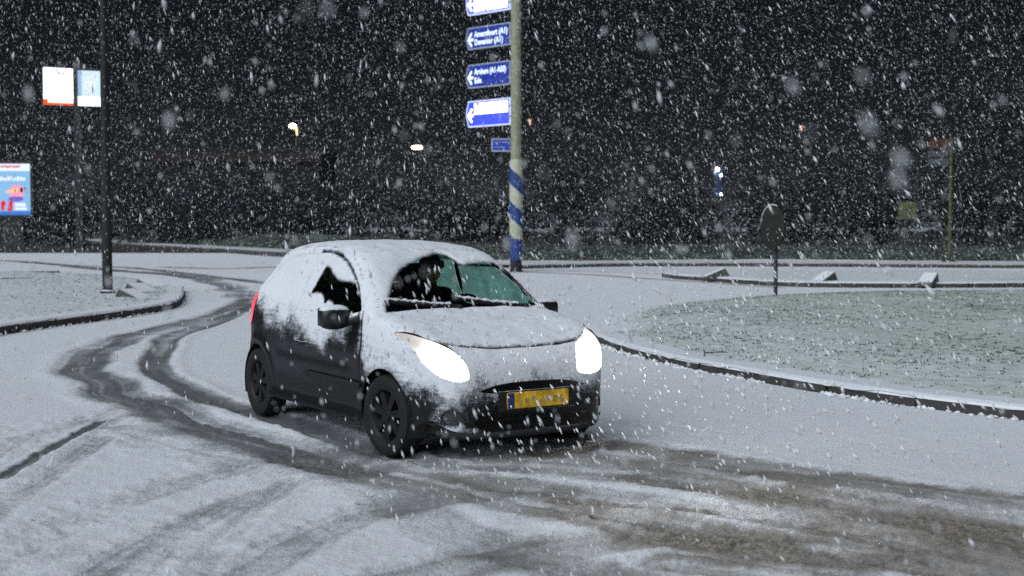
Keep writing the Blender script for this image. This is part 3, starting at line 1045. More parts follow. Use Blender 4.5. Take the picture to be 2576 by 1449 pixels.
def solve(p, ax, sign):
    """slide points along one axis onto the body surface"""
    p = p.copy()
    a, b = np.zeros(len(p)), np.full(len(p), sign * (.95 if ax == 1 else 1.0))
    if ax == 0:
        a = np.full(len(p), -.95)
        b = np.full(len(p), .9)
    for _ in range(24):
        m = (a + b) / 2
        q = p.copy()
        q[:, ax] = m
        ins = body_f(q) < 0
        a = np.where(ins, m, a)
        b = np.where(ins, b, m)
    p[:, ax] = (a + b) / 2
    return p

def mirror_y(poly):
    return np.array([(-y, z) for y, z in poly])[::-1]

# outlines, side view (x, z)
door_glass = catmull([(-.47, .985), (-.60, 1.12), (-.78, 1.235), (-.98, 1.325), (-1.22, 1.375), (-1.42, 1.385), (-1.47, 1.32), (-1.50, 1.15), (-1.56, .965), (-1.3, .955), (-.9, .965)], 4, True)
quarter_glass = catmull([(-1.62, .975), (-1.57, 1.15), (-1.535, 1.33), (-1.56, 1.375), (-1.85, 1.368), (-2.12, 1.335), (-2.32, 1.25), (-2.43, 1.12), (-2.40, 1.04), (-2.15, .995)], 4, True)
circ = lambda cx, cz, r: np.array([(cx + r * math.cos(a), cz + r * math.sin(a)) for a in np.linspace(0, 2 * PI, 48, endpoint=False)])
arch_f, arch_r = circ(0, .285, .335), circ(-2.367, .285, .33)
tail_l = catmull([(-2.56, .80), (-2.55, 1.04), (-2.64, 1.08), (-2.78, .92), (-2.82, .78), (-2.70, .76)], 4, True)
# outlines, front view (y, z)
wind_half = [(.0, .987), (.35, .985), (.64, .972), (.675, .99), (.665, 1.03), (.60, 1.21), (.540, 1.362), (.48, 1.392), (.25, 1.405)]
windscreen_p = catmull([(0, .988)] + wind_half[1:] + [(0, 1.407)] + [(-y, z) for y, z in wind_half[:0:-1]], 4, True)
head_l = catmull([(.37, .600), (.385, .680), (.43, .750), (.52, .795), (.63, .835), (.715, .865), (.735, .835), (.715, .76), (.69, .68), (.64, .615), (.54, .578), (.43, .575)], 5, True)
head_r = mirror_y(catmull([(.500, .602), (.508, .680), (.540, .745), (.595, .795), (.66, .835), (.745, .872), (.765, .845), (.745, .76), (.715, .68), (.665, .618), (.60, .582), (.535, .578)], 5, True))
slot_p = catmull([(-.40, .515), (-.2, .548), (.2, .548), (.40, .515), (.40, .495), (.2, .478), (-.2, .478), (-.40, .495)], 4, True)
intake_p = catmull([(-.42, .36), (-.2, .375), (.2, .375), (.42, .36), (.47, .31), (.40, .24), (.2, .215), (-.2, .215), (-.40, .24), (-.47, .31)], 4, True)
fog_l = np.array([(.60 + .055 * math.cos(a), .335 + .055 * math.sin(a)) for a in np.linspace(0, 2 * PI, 24, endpoint=False)])
fog_r = mirror_y(fog_l)

nrm = grad(BV)
SIDE = [('door_window', door_glass), ('quarter_window', quarter_glass), ('arch', arch_f), ('arch', arch_r), ('tail_light', tail_l)]
FRONT = [('windscreen', windscreen_p), ('headlight', head_l), ('headlight', head_r), ('slot', slot_p), ('intake', intake_p), ('fog_lamp', fog_l), ('fog_lamp', fog_r)]
for nm, poly in SIDE:
    for sg in (1, -1):
        idx = np.where((BV[:, 1] * sg > .30) & (np.abs(nrm[:, 1]) > .25))[0]
        q = BV[idx][:, [0, 2]]
        d_, near_ = poly_sd(poly, q)
        m = np.abs(d_) < .0105
        ii = idx[m]
        pp = BV[ii].copy()
        pp[:, 0], pp[:, 2] = near_[m][:, 0], near_[m][:, 1]
        BV[ii] = solve(pp, 1, sg)
for nm, poly in FRONT:
    idx = np.where((BV[:, 0] > -1.15) & (nrm[:, 0] > .12))[0]
    q = BV[idx][:, [1, 2]]
    d_, near_ = poly_sd(poly, q)
    m = np.abs(d_) < .0095
    ii = idx[m]
    pp = BV[ii].copy()
    pp[:, 1], pp[:, 2] = near_[m][:, 0], near_[m][:, 1]
    BV[ii] = solve(pp, 0, 1)
nrm = grad(BV)

# which face belongs to what
fc = BV[F0].mean(1)
fn = nrm[F0].mean(1)
cat = np.zeros(len(F0), int)            # 0 = bodywork
names = ['body']
for nm, poly in SIDE:
    for sg in (1, -1):
        names.append((nm, sg))
        m = (fc[:, 1] * sg > .30) & (np.abs(fn[:, 1]) > .25)
        idx = np.where(m)[0]
        cat[idx[poly_sd(poly, fc[idx][:, [0, 2]])[0] < 0]] = len(names) - 1
for nm, poly in FRONT:
    names.append((nm, 1 if poly[:, 0].mean() > 0 else -1))
    idx = np.where((fc[:, 0] > -1.15) & (fn[:, 0] > .12))[0]
    cat[idx[poly_sd(poly, fc[idx][:, [1, 2]])[0] < 0]] = len(names) - 1

# ---- snow cover of every body point
x, y, z = BV[:, 0], BV[:, 1], BV[:, 2]
n1 = fbm(BV * 5.0, 4, 71)
n2 = fbm(BV * np.array([9., 9., 16.]), 3, 72)
up = nrm[:, 2]
line = np.interp(x, [-2.9, -2.5, -1.9, -1.2, -.75, -.45, -.3, -.05, .25, .5, .7], [1.00, .93, .85, .775, .80, .80, .66, .64, .56, .50, .49])
cover = sstep(-.24, .17, z - line + (n1 - .5) * .34)
cover = np.maximum(cover, sstep(.35, .7, up))
cover = cover * (.80 + .35 * n2)
# dark strip in the lee of the door mirror
sm = np.abs(y) > .5
lee = np.exp(-((x + .50 - (z - .8) * .3) / .075) ** 2) * sstep(.35, .55, z) * (1 - sstep(.90, .97, z)) * sm
cover = cover * (1 - .95 * lee)
# dirty patches of snow blown on the lower bumper
low = (z < .53) & (x > .2)
bump_snow = (.30 * sstep(.45, .62, n1) + .28 * np.exp(-((z - .245) / .025) ** 2) * sstep(.40, .6, n1 + .1) + .30 * np.exp(-((np.hypot(np.abs(y) - .60, z - .335) - .085) / .03) ** 2))
cover = np.where(low, np.maximum(cover, bump_snow), cover)
cover = np.where((z < .62) & (x < -.3), cover * .2, cover)
# panel joints: bonnet edge, doors, door frame arc
def groove(dist, w):
    return np.exp(-(dist / w) ** 2)
hood_z = .765 + .105 * (np.abs(y) / .78) ** 3
gv = groove(z - hood_z, .008) * (x > .05) * (np.abs(y) < .80) * (nrm[:, 0] > .15)
dp = np.array([(-.42, .985), (-.36, .80), (-.36, .45), (-.42, .25)])
db = np.array([(-1.50, 1.38), (-1.55, 1.15), (-1.60, .95), (-1.58, .7), (-1.60, .45), (-1.72, .26)])
fa = catmull([(-.47, 1.0), (-.60, 1.135), (-.78, 1.25), (-.98, 1.34), (-1.22, 1.392), (-1.5, 1.402)], 6)
top_seam = catmull([(-.62, 1.20), (-.80, 1.315), (-1.05, 1.395), (-1.4, 1.432), (-1.9, 1.425), (-2.3, 1.37)], 6)
Q = np.c_[x, z]
for L, w, k in ((dp, .007, 1), (db, .007, .30), (fa, .012, 1.0), (top_seam, .009, .22)):
    gv = np.maximum(gv, k * groove(line_dist(np.asarray(L, float), Q)[0], w) * sm)
cover = cover - gv * .75
rg = catmull([(-.02, .99), (.30, .985), (.62, .975)], 4)
# ---- cleared glass
wiped = np.array([(-.64, .985), (-.615, 1.03), (-.545, 1.10), (-.455, 1.185), (-.30, 1.29), (-.10, 1.352), (.08, 1.382), (.16, 1.37), (.205, 1.315), (.24, 1.295),
                  (.33, 1.312), (.45, 1.322), (.545, 1.308), (.60, 1.20), (.648, 1.05), (.655, 1.0), (.45, .985), (.10, .985), (-.05, 1.0), (-.16, .99), (-.4, .985)])
dw, _ = poly_sd(wiped, np.c_[y, z])
glass_snow = sstep(-.02, .03, dw + (n1 - .5) * .03)
side_clear = np.array([(-1.29, 1.275), (-1.20, 1.265), (-1.12, 1.22), (-1.02, 1.175), (-.80, 1.18), (-.56, 1.165), (-.44, 1.03), (-.46, .97), (-.62, .97), (-.76, 1.02), (-.92, 1.03), (-1.0, 1.065), (-1.07, 1.06), (-1.10, 1.03), (-1.22, 1.085), (-1.40, 1.085), (-1.36, 1.19)])
dsd, _ = poly_sd(side_clear, Q)
side_snow = np.where(y < 0, sstep(-.03, .045, dsd + (n1 - .5) * .09), 0.05 + .28 * sstep(.45, .7, n1))
quarter_snow = np.where(y < 0, .95, .35)

thick = .016 * np.clip(cover, 0, 1) * sstep(.2, .9, up) + .004 * np.clip(cover, 0, 1)
disp = thick * (.7 + .6 * n2) - gv * .007
BODY = BV + nrm * disp[:, None]
def goff(sn):
    return disp * np.clip(sn, 0, 1) - .004 * (1 - np.clip(sn, 0, 1))

def sub(mask, V, name, mat, parent, offset=0.0, attr=None):
    f = F0[mask]
    u, iv = np.unique(f, return_inverse=True)
    vv = V[u] + (nrm[u] * offset if np.isscalar(offset) else nrm[u] * offset[u][:, None])
    me = mesh_np(name, vv, iv.reshape(-1, 4), {'snow': attr[u]} if attr is not None else None)
    return link(name, me, mat, parent)

sub(cat == 0, BODY, 'body', M['paint'], car, 0, cover)
part_of = {}
for i, nm in enumerate(names):
    if i == 0: continue
    k, sg = nm
    m = cat == i
    if not m.any(): continue
    if k == 'windscreen':
        o = sub(m, BV, 'windscreen', M['glass'], car, goff(glass_snow), glass_snow)
    elif k == 'door_window':
        o = sub(m, BV, 'door_window', M['glass'], car, goff(side_snow), side_snow - gv * .75)
    elif k == 'quarter_window':
        o = sub(m, BV, 'quarter_window', M['glass'], car, goff(quarter_snow), quarter_snow - gv * .4)
    elif k == 'tail_light':
        o = sub(m, BV, 'tail_light', M['red'], car, .006)
    elif k == 'headlight':
        ylim = .69
        inner = m & (np.abs(fc[:, 1]) < ylim)
        o = sub(inner, BV, 'headlight', M['lamp'], car, .006)
        sub(m & ~inner, BV, 'turn_signal', M['lamp'], o, .005)
    elif k == 'fog_lamp':
        o = sub(m, BV, 'fog_lamp', M['fog_glass'], car, -.012)
    else:
        continue
    part_of[nm] = o
part_of[('tail_light', 1)]['label'] = 'red tail light at the hidden rear corner'

# lamp light of the two headlights
for sg in (1, -1):
    ld = bpy.data.lights.new('headlight_beam', 'SPOT')
    ld.energy = 70
    ld.spot_size = math.radians(62)
    ld.spot_blend = .7
    ld.color = (1.0, .96, .88)
    ld.shadow_soft_size = .05
    lo_ = bpy.data.objects.new('headlight_beam', ld)
    COL.objects.link(lo_)
    lo_.parent = car
    lo_.location = (.70, .50 * sg, .67)
    lo_.rotation_euler = Vector((-1, 0, .0)).to_track_quat('Z', 'Y').to_euler()

# dark grille slot and lower intake set back behind their openings
sl = MB().box((.60, 0, .513), (.02, .86, .10)).build('grille', M['dark'], car)
it = MB().box((.52, 0, .30), (.02, 1.0, .22)).build('air_intake', M['dark'], car)
for k in range(3):
    MB().box((.575 - .012 * k, 0, .335 - k * .05), (.03, .84, .010)).build('slat', M['dark'], it)
# number plate, dull yellow with a blue strip at its (car-right) end
pl = MB().box((.722, .01, .432), (.014, .50, .11), ry=-.04).build('number_plate', M['plate'], car, bevel=.004)
MB().box((.7302, -.212, .432), (.004, .05, .104), ry=-.04).build('blue_strip', M['plate_blue'], pl)
for k in range(7):
    yy = -.14 + k * .056
    MB().box((.7305, yy, .425 + random.uniform(-.012, .010)), (.003, random.uniform(.02, .045), random.uniform(.018, .05)), rx=random.uniform(-.5, .5)).build('smudge', M['plate_ink'], pl)
MB().box((.712, .01, .432), (.016, .62, .13)).build('plate_holder', M['trim'], car)
# small badge lump on the nose
MB().prism([(0, .035), (.028, 0), (0, -.035), (-.028, 0)], .012, Matrix.Translation((.675, 0, .615)) @ Matrix.Rotation(-.25, 4, 'Y') @ Matrix.Rotation(PI / 2, 4, 'Y') @ Matrix.Rotation(PI / 2, 4, 'Z')).build('badge', M['badge'], car, bevel=.004)
# front lip
MB().tube([(.50, -.66, .215), (.60, -.55, .205), (.668, -.35, .20), (.68, 0, .20), (.668, .35, .20), (.60, .55, .205), (.50, .66, .215)], .022, 8).build('front_lip', M['dark'], car, smooth=True)
# under-floor, arches, interior lining
MB().box((-1.15, 0, .235), (3.2, 1.30, .05)).build('underbody', M['dark'], car)
for ax in (0, -2.367):
    for sg in (1, -1):
        V, F = [], []
        for i in range(25):
            a = -.35 + (PI + .7) * i / 24
            for yy in (.42, .785):
                V.append((ax + .338 * math.cos(a), yy * sg, .285 + .338 * math.sin(a)))
        for i in range(24):
            F.append((i * 2, i * 2 + 1, i * 2 + 3, i * 2 + 2))
        b = len(V)
        V.append((ax, .42 * sg, .285))
        for i in range(24):
            F.append((i * 2, i * 2 + 2, b))
        MB().add(V, F).build('wheel_arch_liner', M['dark'], car)

def wheel(xx, sg, steer=0.0):
    Mx = Matrix.Translation((xx, .715 * sg, .288)) @ Matrix.Rotation(steer, 4, 'Z') @ Matrix.Rotation(-PI / 2 * sg, 4, 'X')
    prof = [(.185, -.075), (.215, -.088), (.255, -.09), (.278, -.080), (.287, -.055), (.288, -.035), (.284, -.033), (.284, -.027), (.289, -.025), (.289, .025), (.284, .027), (.284, .033), (.288, .035), (.287, .055), (.278, .080), (.255, .09), (.215, .088), (.185, .075)]
    w = MB().lathe(prof, 40, Mx).build('wheel', M['rubber'], car, smooth=True)
    r = MB()
    r.lathe([(.186, -.07), (.192, .07), (.184, .078), (.172, .06), (.165, .01), (.03, .0)], 40, Mx)
    for k in range(7):
        a = 2 * PI * k / 7 + .2
        u, v = Vector((math.cos(a), math.sin(a), 0)), Vector((-math.sin(a), math.cos(a), 0))
        pts = [u * .03 + v * .022, u * .172 + v * .030, u * .172 - v * .030, u * .03 - v * .022]
        r.add([Mx @ (p + Vector((0, 0, h))) for h in (.02, .062) for p in pts], [(0, 1, 2, 3), (4, 7, 6, 5), (0, 4, 5, 1), (1, 5, 6, 2), (2, 6, 7, 3), (3, 7, 4, 0)])
    r.lathe([(.0, .072), (.035, .070), (.042, .055), (.042, .0)], 20, Mx)
    r.build('rim', M['alloy'], w, smooth=True)
for xx, st in ((0.0, .10), (-2.367, 0)):
    for sg in (1, -1):
        wheel(xx, sg, st)

# door mirrors with snow on their caps
for sg in (1, -1):
    o = MB().ell((-.565, .915 * sg, .948), (.085, .118, .090), 24, 14, pw=.72).build('door_mirror', M['mirror'], car, smooth=True)
    MB().tube([(-.46, .75 * sg, .945), (-.52, .80 * sg, .925), (-.555, .86 * sg, .915)], [.045, .04, .04], 10).build('mirror_arm', M['mirror'], o, smooth=True)
    MB().box((-.645, .915 * sg, .948), (.01, .185, .13)).build('mirror_glass', M['chrome'], o, bevel=.004)
    h_ = MB().tube([(-1.30, .80 * sg, .70), (-1.32, .842 * sg, .70), (-1.42, .845 * sg, .705), (-1.45, .80 * sg, .705)], .012, 8).build('door_handle', M['trim'], car, smooth=True)
    MB().box((-.82, .828 * sg, .47), (1.0, .02, .04)).build('side_moulding', M['dark'], car, bevel=.006)

# wipers with snow lying along the blades
for (py, tips) in ((-.03, [(-.03, .995), (-.25, 1.012), (-.61, 1.052)]), (.55, [(.55, .985), (.30, 1.005), (-.02, 1.055)])):
    pts = np.array([(0.0, a, b) for a, b in resample(np.array(tips, float), 9)])
    pts = solve(pts, 0, 1)
    g_ = grad(pts)
    w = MB().tube([tuple(p + n_ * .022) for p, n_ in zip(pts, g_)], .011, 8).build('wiper', M['dark'], car, smooth=True)
    bp = pts[2:] + g_[2:] * .012
    MB().tube([tuple(p) for p in bp], .012, 6).build('wiper_blade', M['dark'], w, smooth=True)
    sv = MB()
    sp = resample(pts[1:] + g_[1:] * .022 + np.array([0, 0, .014]), 30)
    sv.tube([tuple(p + np.array([0, 0, random.uniform(-.004, .006)])) for p in sp], [random.uniform(.005, .014) for _ in sp], 6)
    sv.build('snow_ridge', simple('wiper_snow', (0.74, 0.76, 0.8), .8, scale=30), w, smooth=True)
    MB().ell(tuple(pts[0] + g_[0] * .012), (.03, .03, .022)).build('wiper_pivot', M['dark'], w, smooth=True)
# dark scuttle panel under the windscreen
sc_ = np.array([(0, yy, .972 - .012 * abs(yy)) for yy in np.linspace(-.60, .60, 15)])
sc_ = solve(sc_, 0, 1)
MB().tube([tuple(p + np.array([.012, 0, -.008])) for p in sc_], .016, 6).build('scuttle_seal', M['trim'], car, smooth=True)
# roof aerial
MB().tube([(-2.18, 0, 1.49), (-2.20, 0, 1.52), (-2.24, 0, 1.555)], [.014, .006, .004], 8).build('roof_aerial', M['dark'], car)

# inside: dashboard, seats, steering wheel
MB().prism([(-.42, .90), (-.62, .935), (-.78, .86), (-.80, .62), (-.35, .62)], 1.36, Matrix.Translation((0, .68, 0)) @ Matrix.Rotation(PI / 2, 4, 'X')).build('dashboard', M['dark'], car, bevel=.02)
for yy, mm, lb in ((.36, 'seat', None), (-.36, 'seat', 'front passenger seat seen through the windscreen')):
    s = MB().box((-1.30, yy, .53), (.50, .48, .14)).build('front_seat', M[mm], car, bevel=.04)
    if lb: s['label'] = lb
    MB().box((-1.62, yy, .84), (.14, .48, .60), ry=-.22).build('seat_back', M[mm], s, bevel=.05)
    MB().box((-1.70, yy, 1.21), (.10, .26, .17), ry=-.15).build('headrest', M['seat_tan' if yy < 0 else 'seat'], s, bevel=.04)
MB().box((-2.35, 0, .75), (.16, 1.1, .55), ry=-.2).build('rear_seat', M['seat'], car, bevel=.05)
th = np.linspace(0, 2 * PI, 29)
Ms = Matrix.Translation((-.93, .36, .90)) @ Matrix.Rotation(math.radians(-62), 4, 'Y')
sw = MB().tube([Ms @ Vector((.18 * math.cos(a), .18 * math.sin(a), 0)) for a in th], .014, 8).build('steering_wheel', M['dark'], car, smooth=True)
for a in (0, PI, -PI / 2):
    MB().tube([Ms @ Vector((.03 * math.cos(a), .03 * math.sin(a), -.02)), Ms @ Vector((.18 * math.cos(a), .18 * math.sin(a), 0))], .012, 6).build('wheel_spoke', M['dark'], sw)
vp = solve(np.array([[0, 0, 1.335]]), 0, 1)[0]
MB().box((vp[0] - .07, .03, 1.31), (.03, .22, .065)).build('rear_view_mirror', M['dark'], car, bevel=.01)

# ------------------------------------------------------------------ the driver
CM = Matrix.Translation((CX, CY, -0.012)) @ Matrix.Rotation(YAW - PI / 2, 4, 'Z')
drv = empty('person', CM @ Vector((-1.38, .36, .60)), YAW - PI / 2, 'driver in a dark brown coat sitting behind the wheel of the snowy car', 'person')
def skin_body(name, verts, edges, radii, mat, parent, root=0):
    me = bpy.data.meshes.new(name)
    me.from_pydata(verts, edges, [])
    o = link(name, me, mat, parent)
    sk = o.modifiers.new('skin', 'SKIN')
    for v_, r in zip(me.skin_vertices[0].data, radii):
        v_.radius = (r, r)
    me.skin_vertices[0].data[root].use_root = True
    sb = o.modifiers.new('sub', 'SUBSURF')
    sb.levels = 1
    sb.render_levels = 2
    return o
vv = [(0, 0, .05), (-.06, 0, .22), (-.10, 0, .42), (-.09, 0, .50), (-.07, 0, .56), (-.05, 0, .64), (-.05, 0, .70),
      (-.09, .17, .43), (.06, .22, .25), (.36, .13, .30), (-.09, -.17, .43), (.06, -.22, .25), (.36, -.13, .30),
      (.30, .10, .06), (.52, .12, -.02), (.30, -.10, .06), (.52, -.12, -.02)]
ee = [(0, 1), (1, 2), (2, 3), (3, 4), (4, 5), (5, 6), (2, 7), (7, 8), (8, 9), (2, 10), (10, 11), (11, 12), (0, 13), (13, 14), (0, 15), (15, 16)]
rr = [.14, .15, .15, .07, .055, .09, .07, .075, .05, .035, .075, .05, .035, .085, .06, .085, .06]
skin_body('body', vv, ee, rr, M['coat'], drv)
hd = MB().ell((-.035, 0, .655), (.098, .078, .118), 20, 14)
hd.ell((.062, 0, .645), (.022, .016, .026), 10, 8)
hd.ell((.045, 0, .600), (.03, .035, .03), 10, 8)
for s_ in (1, -1): hd.ell((-.03, .078 * s_, .65), (.022, .012, .032), 8, 6)
h0 = hd.build('head', M['skin'], drv, smooth=True)
MB().ell((-.055, 0, .69), (.105, .088, .105), 18, 12).build('hair', M['hair'], h0, smooth=True)
for s_ in (1, -1):
    MB().ell((.058, .033 * s_, .672), (.008, .014, .008), 8, 6).build('eye', M['dark'], h0, smooth=True)
    hn = MB()
    hn.ell((.375, .125 * s_, .305), (.05, .04, .03), 10, 8)
    for f_ in range(4):
        hn.tube([(.385 + f_ * .012 - .02, .125 * s_, .325 - f_ * .014), (.42 + f_ * .010 - .02, .105 * s_, .335 - f_ * .014), (.41 + f_ * .010 - .02, .085 * s_, .315 - f_ * .014)], [.010, .009, .007], 6)
    hn.tube([(.36, .11 * s_, .32), (.38, .085 * s_, .345), (.405, .075 * s_, .345)], [.012, .010, .008], 6)
    hn.build('hand', M['skin'], drv, smooth=True)

# ------------------------------------------------------------------ signpost with lit and reflective direction panels
M['post'] = simple('cream_post', (0.30, 0.32, 0.20), 0.6, var=.22, scale=9)
M['sleeve'] = simple('white_sleeve', (0.46, 0.48, 0.36), 0.5, var=.12, scale=8)
M['blue'] = simple('stripe_blue', (0.015, 0.05, 0.22), 0.5, var=.25, scale=8)
M['sign_dim'] = simple('sign_blue_dim', (0.01, 0.03, 0.25), 0.5, var=.3, scale=3, emit=(0.004, 0.022, 0.40), estr=.20, bump=0)  # reflective blue face, its shine put in as a faint glow
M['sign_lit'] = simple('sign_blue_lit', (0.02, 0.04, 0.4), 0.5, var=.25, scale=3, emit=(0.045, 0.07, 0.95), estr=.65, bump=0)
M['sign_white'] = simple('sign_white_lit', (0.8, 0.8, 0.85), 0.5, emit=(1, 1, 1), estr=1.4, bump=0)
M['sign_text'] = simple('sign_lettering', (0.6, 0.65, 0.7), 0.5, emit=(0.62, 0.74, 0.85), estr=.75, bump=0)  # reflective letters, shine put in as glow
M['sign_edge'] = simple('sign_edge', (0.28, 0.34, 0.40), 0.5, emit=(0.35, 0.45, 0.6), estr=.12)  # edge of the reflective panels, with a slight glow put in
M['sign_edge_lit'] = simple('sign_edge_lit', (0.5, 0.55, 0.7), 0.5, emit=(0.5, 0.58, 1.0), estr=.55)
M['ink'] = simple('grey_ink', (0.35, 0.36, 0.42), 0.6, emit=(.6, .6, .66), estr=.38, bump=0)

def text_mesh(name, body, size, mat, parent, Mx, sx=1.0, bold=0.0, align='LEFT', depth=.004):
    cu = bpy.data.curves.new(name, 'FONT')
    cu.body = body
    cu.size = size
    cu.offset = bold
    cu.extrude = depth
    cu.align_x = align
    cu.resolution_u = 3
    tmp = bpy.data.objects.new('tmp_text', cu)
    COL.objects.link(tmp)
    me = bpy.data.meshes.new_from_object(tmp.evaluated_get(bpy.context.evaluated_depsgraph_get()))
    bpy.data.objects.remove(tmp)
    bpy.data.curves.remove(cu)
    me.transform(Mx @ Matrix.Scale(sx, 4, (1, 0, 0)))
    me.materials.clear()
    me.name = name
    return link(name, me, mat, parent)

PY = 45.6
px, _ = at(1298, 640, PY)
post = empty('direction_signpost', (px, PY, 0), 0, 'tall cream signpost with blue direction panels and a blue striped sleeve', 'signpost')
def zz(v): return at(1298, v, PY)[1]
zs0, zs1 = zz(602), zz(404)
mb = MB().tube([(0, 0, zs1 - .1), (0, 0, 11.2)], [.185, .175], 24)
mb.build('pole', M['post'], post, smooth=True)
mb = MB()
mb.lathe([(.2, zs0), (.232, zs0 + .02), (.232, zs1 - .04), (.20, zs1 + .02), (.17, zs1 + .06)], 32)
sl_ = mb.build('striped_sleeve', M['sleeve'], post, smooth=True)
per = 1.16
for k in range(-1, 4):
    zt = zz(413) - k * per
    V, F = [], []
    n_ = 40
    for i in range(n_ + 1):
        a = PI + PI * 1.02 * i / n_ - .03 if True else 0
        drop = .62 * i / n_
        for q in range(5):
            zq = np.clip(zt - drop - q * .56 / 4, zs0 + .02, zs1 - .045)
            V.append((.236 * math.cos(a), .236 * math.sin(a), zq))
    for i in range(n_):
        for q in range(4):
            F.append((i * 5 + q, i * 5 + q + 1, (i + 1) * 5 + q + 1, (i + 1) * 5 + q))
    zsn = [v_[2] for v_ in V]
    if max(zsn) - min(zsn) < .05: continue
    MB().add(V, F).build('blue_stripe', M['blue'], sl_, smooth=True)
base = MB()
base.lathe([(.0, -.1), (.25, -.1), (.25, .03), (.205, .06), (.20, zs0 + .01), (.0, zs0 + .01)], 24)
base.build('base', M['dark'], post, smooth=True)
bb_ = MB().lathe([(.203, zz(655)), (.208, zz(655) + .01), (.208, zz(604)), (.203, zz(604) + .01)], 24).build('blue_band', M['blue'], post, smooth=True)

SDIR = Vector((-.718, .696, 0))             # panels run away to the left, at 44 degrees
SN = Vector((-.696, -.718, 0))
def panel(z0, z1, kind, rows, L=2.19, direction=SDIR, normal=SN, arrow=True, name='sign_panel', off=.28, label=None):
    hgt = z1 - z0
    # panel frame of reference: X from the pointed far end towards the post, Y up, Z out of the face
    o0 = direction * (off + L) + Vector((0, 0, z0))
    X, Z = -direction, normal
    Mx = Matrix((( X.x, 0, Z.x, o0.x), (X.y, 0, Z.y, o0.y), (0, 1, 0, o0.z), (0, 0, 0, 1)))
    c = .09 if arrow else .0
    def outline(e):
        if not arrow: return [(e, e), (L - e, e), (L - e, hgt - e), (e, hgt - e)]
        return [(c + e, e), (L - e, e), (L - e, hgt - e), (c + e, hgt - e), (e * 1.2 - .02, hgt * .62), (e * 1.2 - .02, hgt * .38)]
    lit = kind == 'lit'
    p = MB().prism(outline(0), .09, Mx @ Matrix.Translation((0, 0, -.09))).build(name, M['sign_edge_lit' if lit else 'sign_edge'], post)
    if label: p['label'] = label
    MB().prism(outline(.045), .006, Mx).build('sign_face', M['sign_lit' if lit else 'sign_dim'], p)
    if arrow:
        ya = hgt * .44
        ar = MB()
        for s in (1, -1):
            ar.prism([(.06, ya), (.13, ya), (.30, ya + s * .17), (.30, ya + s * .25), (.24, ya + s * .25)] if s > 0 else [(.06, ya), (.24, ya - .25), (.30, ya - .25), (.30, ya - .17), (.13, ya)], .006, Mx @ Matrix.Translation((0, 0, .008)))
        ar.prism([(.13, ya - .05), (.36, ya - .05), (.36, ya + .05), (.13, ya + .05)], .004, Mx @ Matrix.Translation((0, 0, .0075)))
        ar.build('arrow', M['sign_white' if lit else 'sign_text'], p)
    for r_ in rows:
        if r_[0] == 'text':
            text_mesh('lettering', r_[1], r_[4], M[r_[5] if len(r_) > 5 else 'sign_text'], p, Mx @ Matrix.Translation((r_[2], r_[3], .011)), r_[6] if len(r_) > 6 else .78, .006)
        elif r_[0] == 'white':
            MB().prism([(r_[1], r_[2]), (r_[3], r_[2]), (r_[3], r_[4]), (r_[1], r_[4])], .004, Mx @ Matrix.Translation((0, 0, .006))).build('white_field', M['sign_white'], p)
        elif r_[0] == 'box':
            x0, y0, x1, y1, w = r_[1:]
            f = MB()
            for (a0, b0, a1, b1) in ((x0, y0, x1, y0 + w), (x0, y1 - w, x1, y1), (x0, y0 + w, x0 + w, y1 - w), (x1 - w, y0 + w, x1, y1 - w)):
                f.prism([(a0, b0), (a1, b0), (a1, b1), (a0, b1)], .003, Mx @ Matrix.Translation((0, 0, .0105)))
            f.build('white_field_mark', M['ink'], p)
    MB().tube([direction * .1 + Vector((0, 0, z0 + hgt * .3)), direction * (off + .12) + Vector((0, 0, z0 + hgt * .3))], .03, 8).build('bracket', M['post'], p)
    MB().tube([direction * .1 + Vector((0, 0, z0 + hgt * .7)), direction * (off + .12) + Vector((0, 0, z0 + hgt * .7))], .03, 8).build('bracket', M['post'], p)
    return p

pxr = 1281
def zr(v): return at(pxr, v, PY + .2)[1]
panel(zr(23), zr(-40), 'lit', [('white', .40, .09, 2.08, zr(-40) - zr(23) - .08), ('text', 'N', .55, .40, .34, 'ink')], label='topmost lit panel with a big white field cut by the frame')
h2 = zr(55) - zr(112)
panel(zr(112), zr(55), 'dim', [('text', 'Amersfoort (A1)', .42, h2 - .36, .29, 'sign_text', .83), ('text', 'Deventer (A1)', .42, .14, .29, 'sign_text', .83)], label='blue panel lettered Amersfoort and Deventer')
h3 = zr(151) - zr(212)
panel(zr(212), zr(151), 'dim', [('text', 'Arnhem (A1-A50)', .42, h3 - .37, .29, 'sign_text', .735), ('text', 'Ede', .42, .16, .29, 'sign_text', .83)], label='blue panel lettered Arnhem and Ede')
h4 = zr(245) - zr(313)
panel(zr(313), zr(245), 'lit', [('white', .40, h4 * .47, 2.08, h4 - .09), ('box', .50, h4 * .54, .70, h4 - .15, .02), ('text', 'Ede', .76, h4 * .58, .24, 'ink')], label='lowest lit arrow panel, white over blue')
panel(zz(381), zz(348), 'dim', [('text', '—————', .10, .30, .10, 'sign_edge', .9), ('text', '————', .10, .12, .10, 'sign_edge', .9)], L=.74, direction=Vector((-.995, .1, 0)), normal=Vector((-.1, -.995, 0)), arrow=False, name='street_name_plate', off=.12, label='small dim blue plate below the arrow panels')

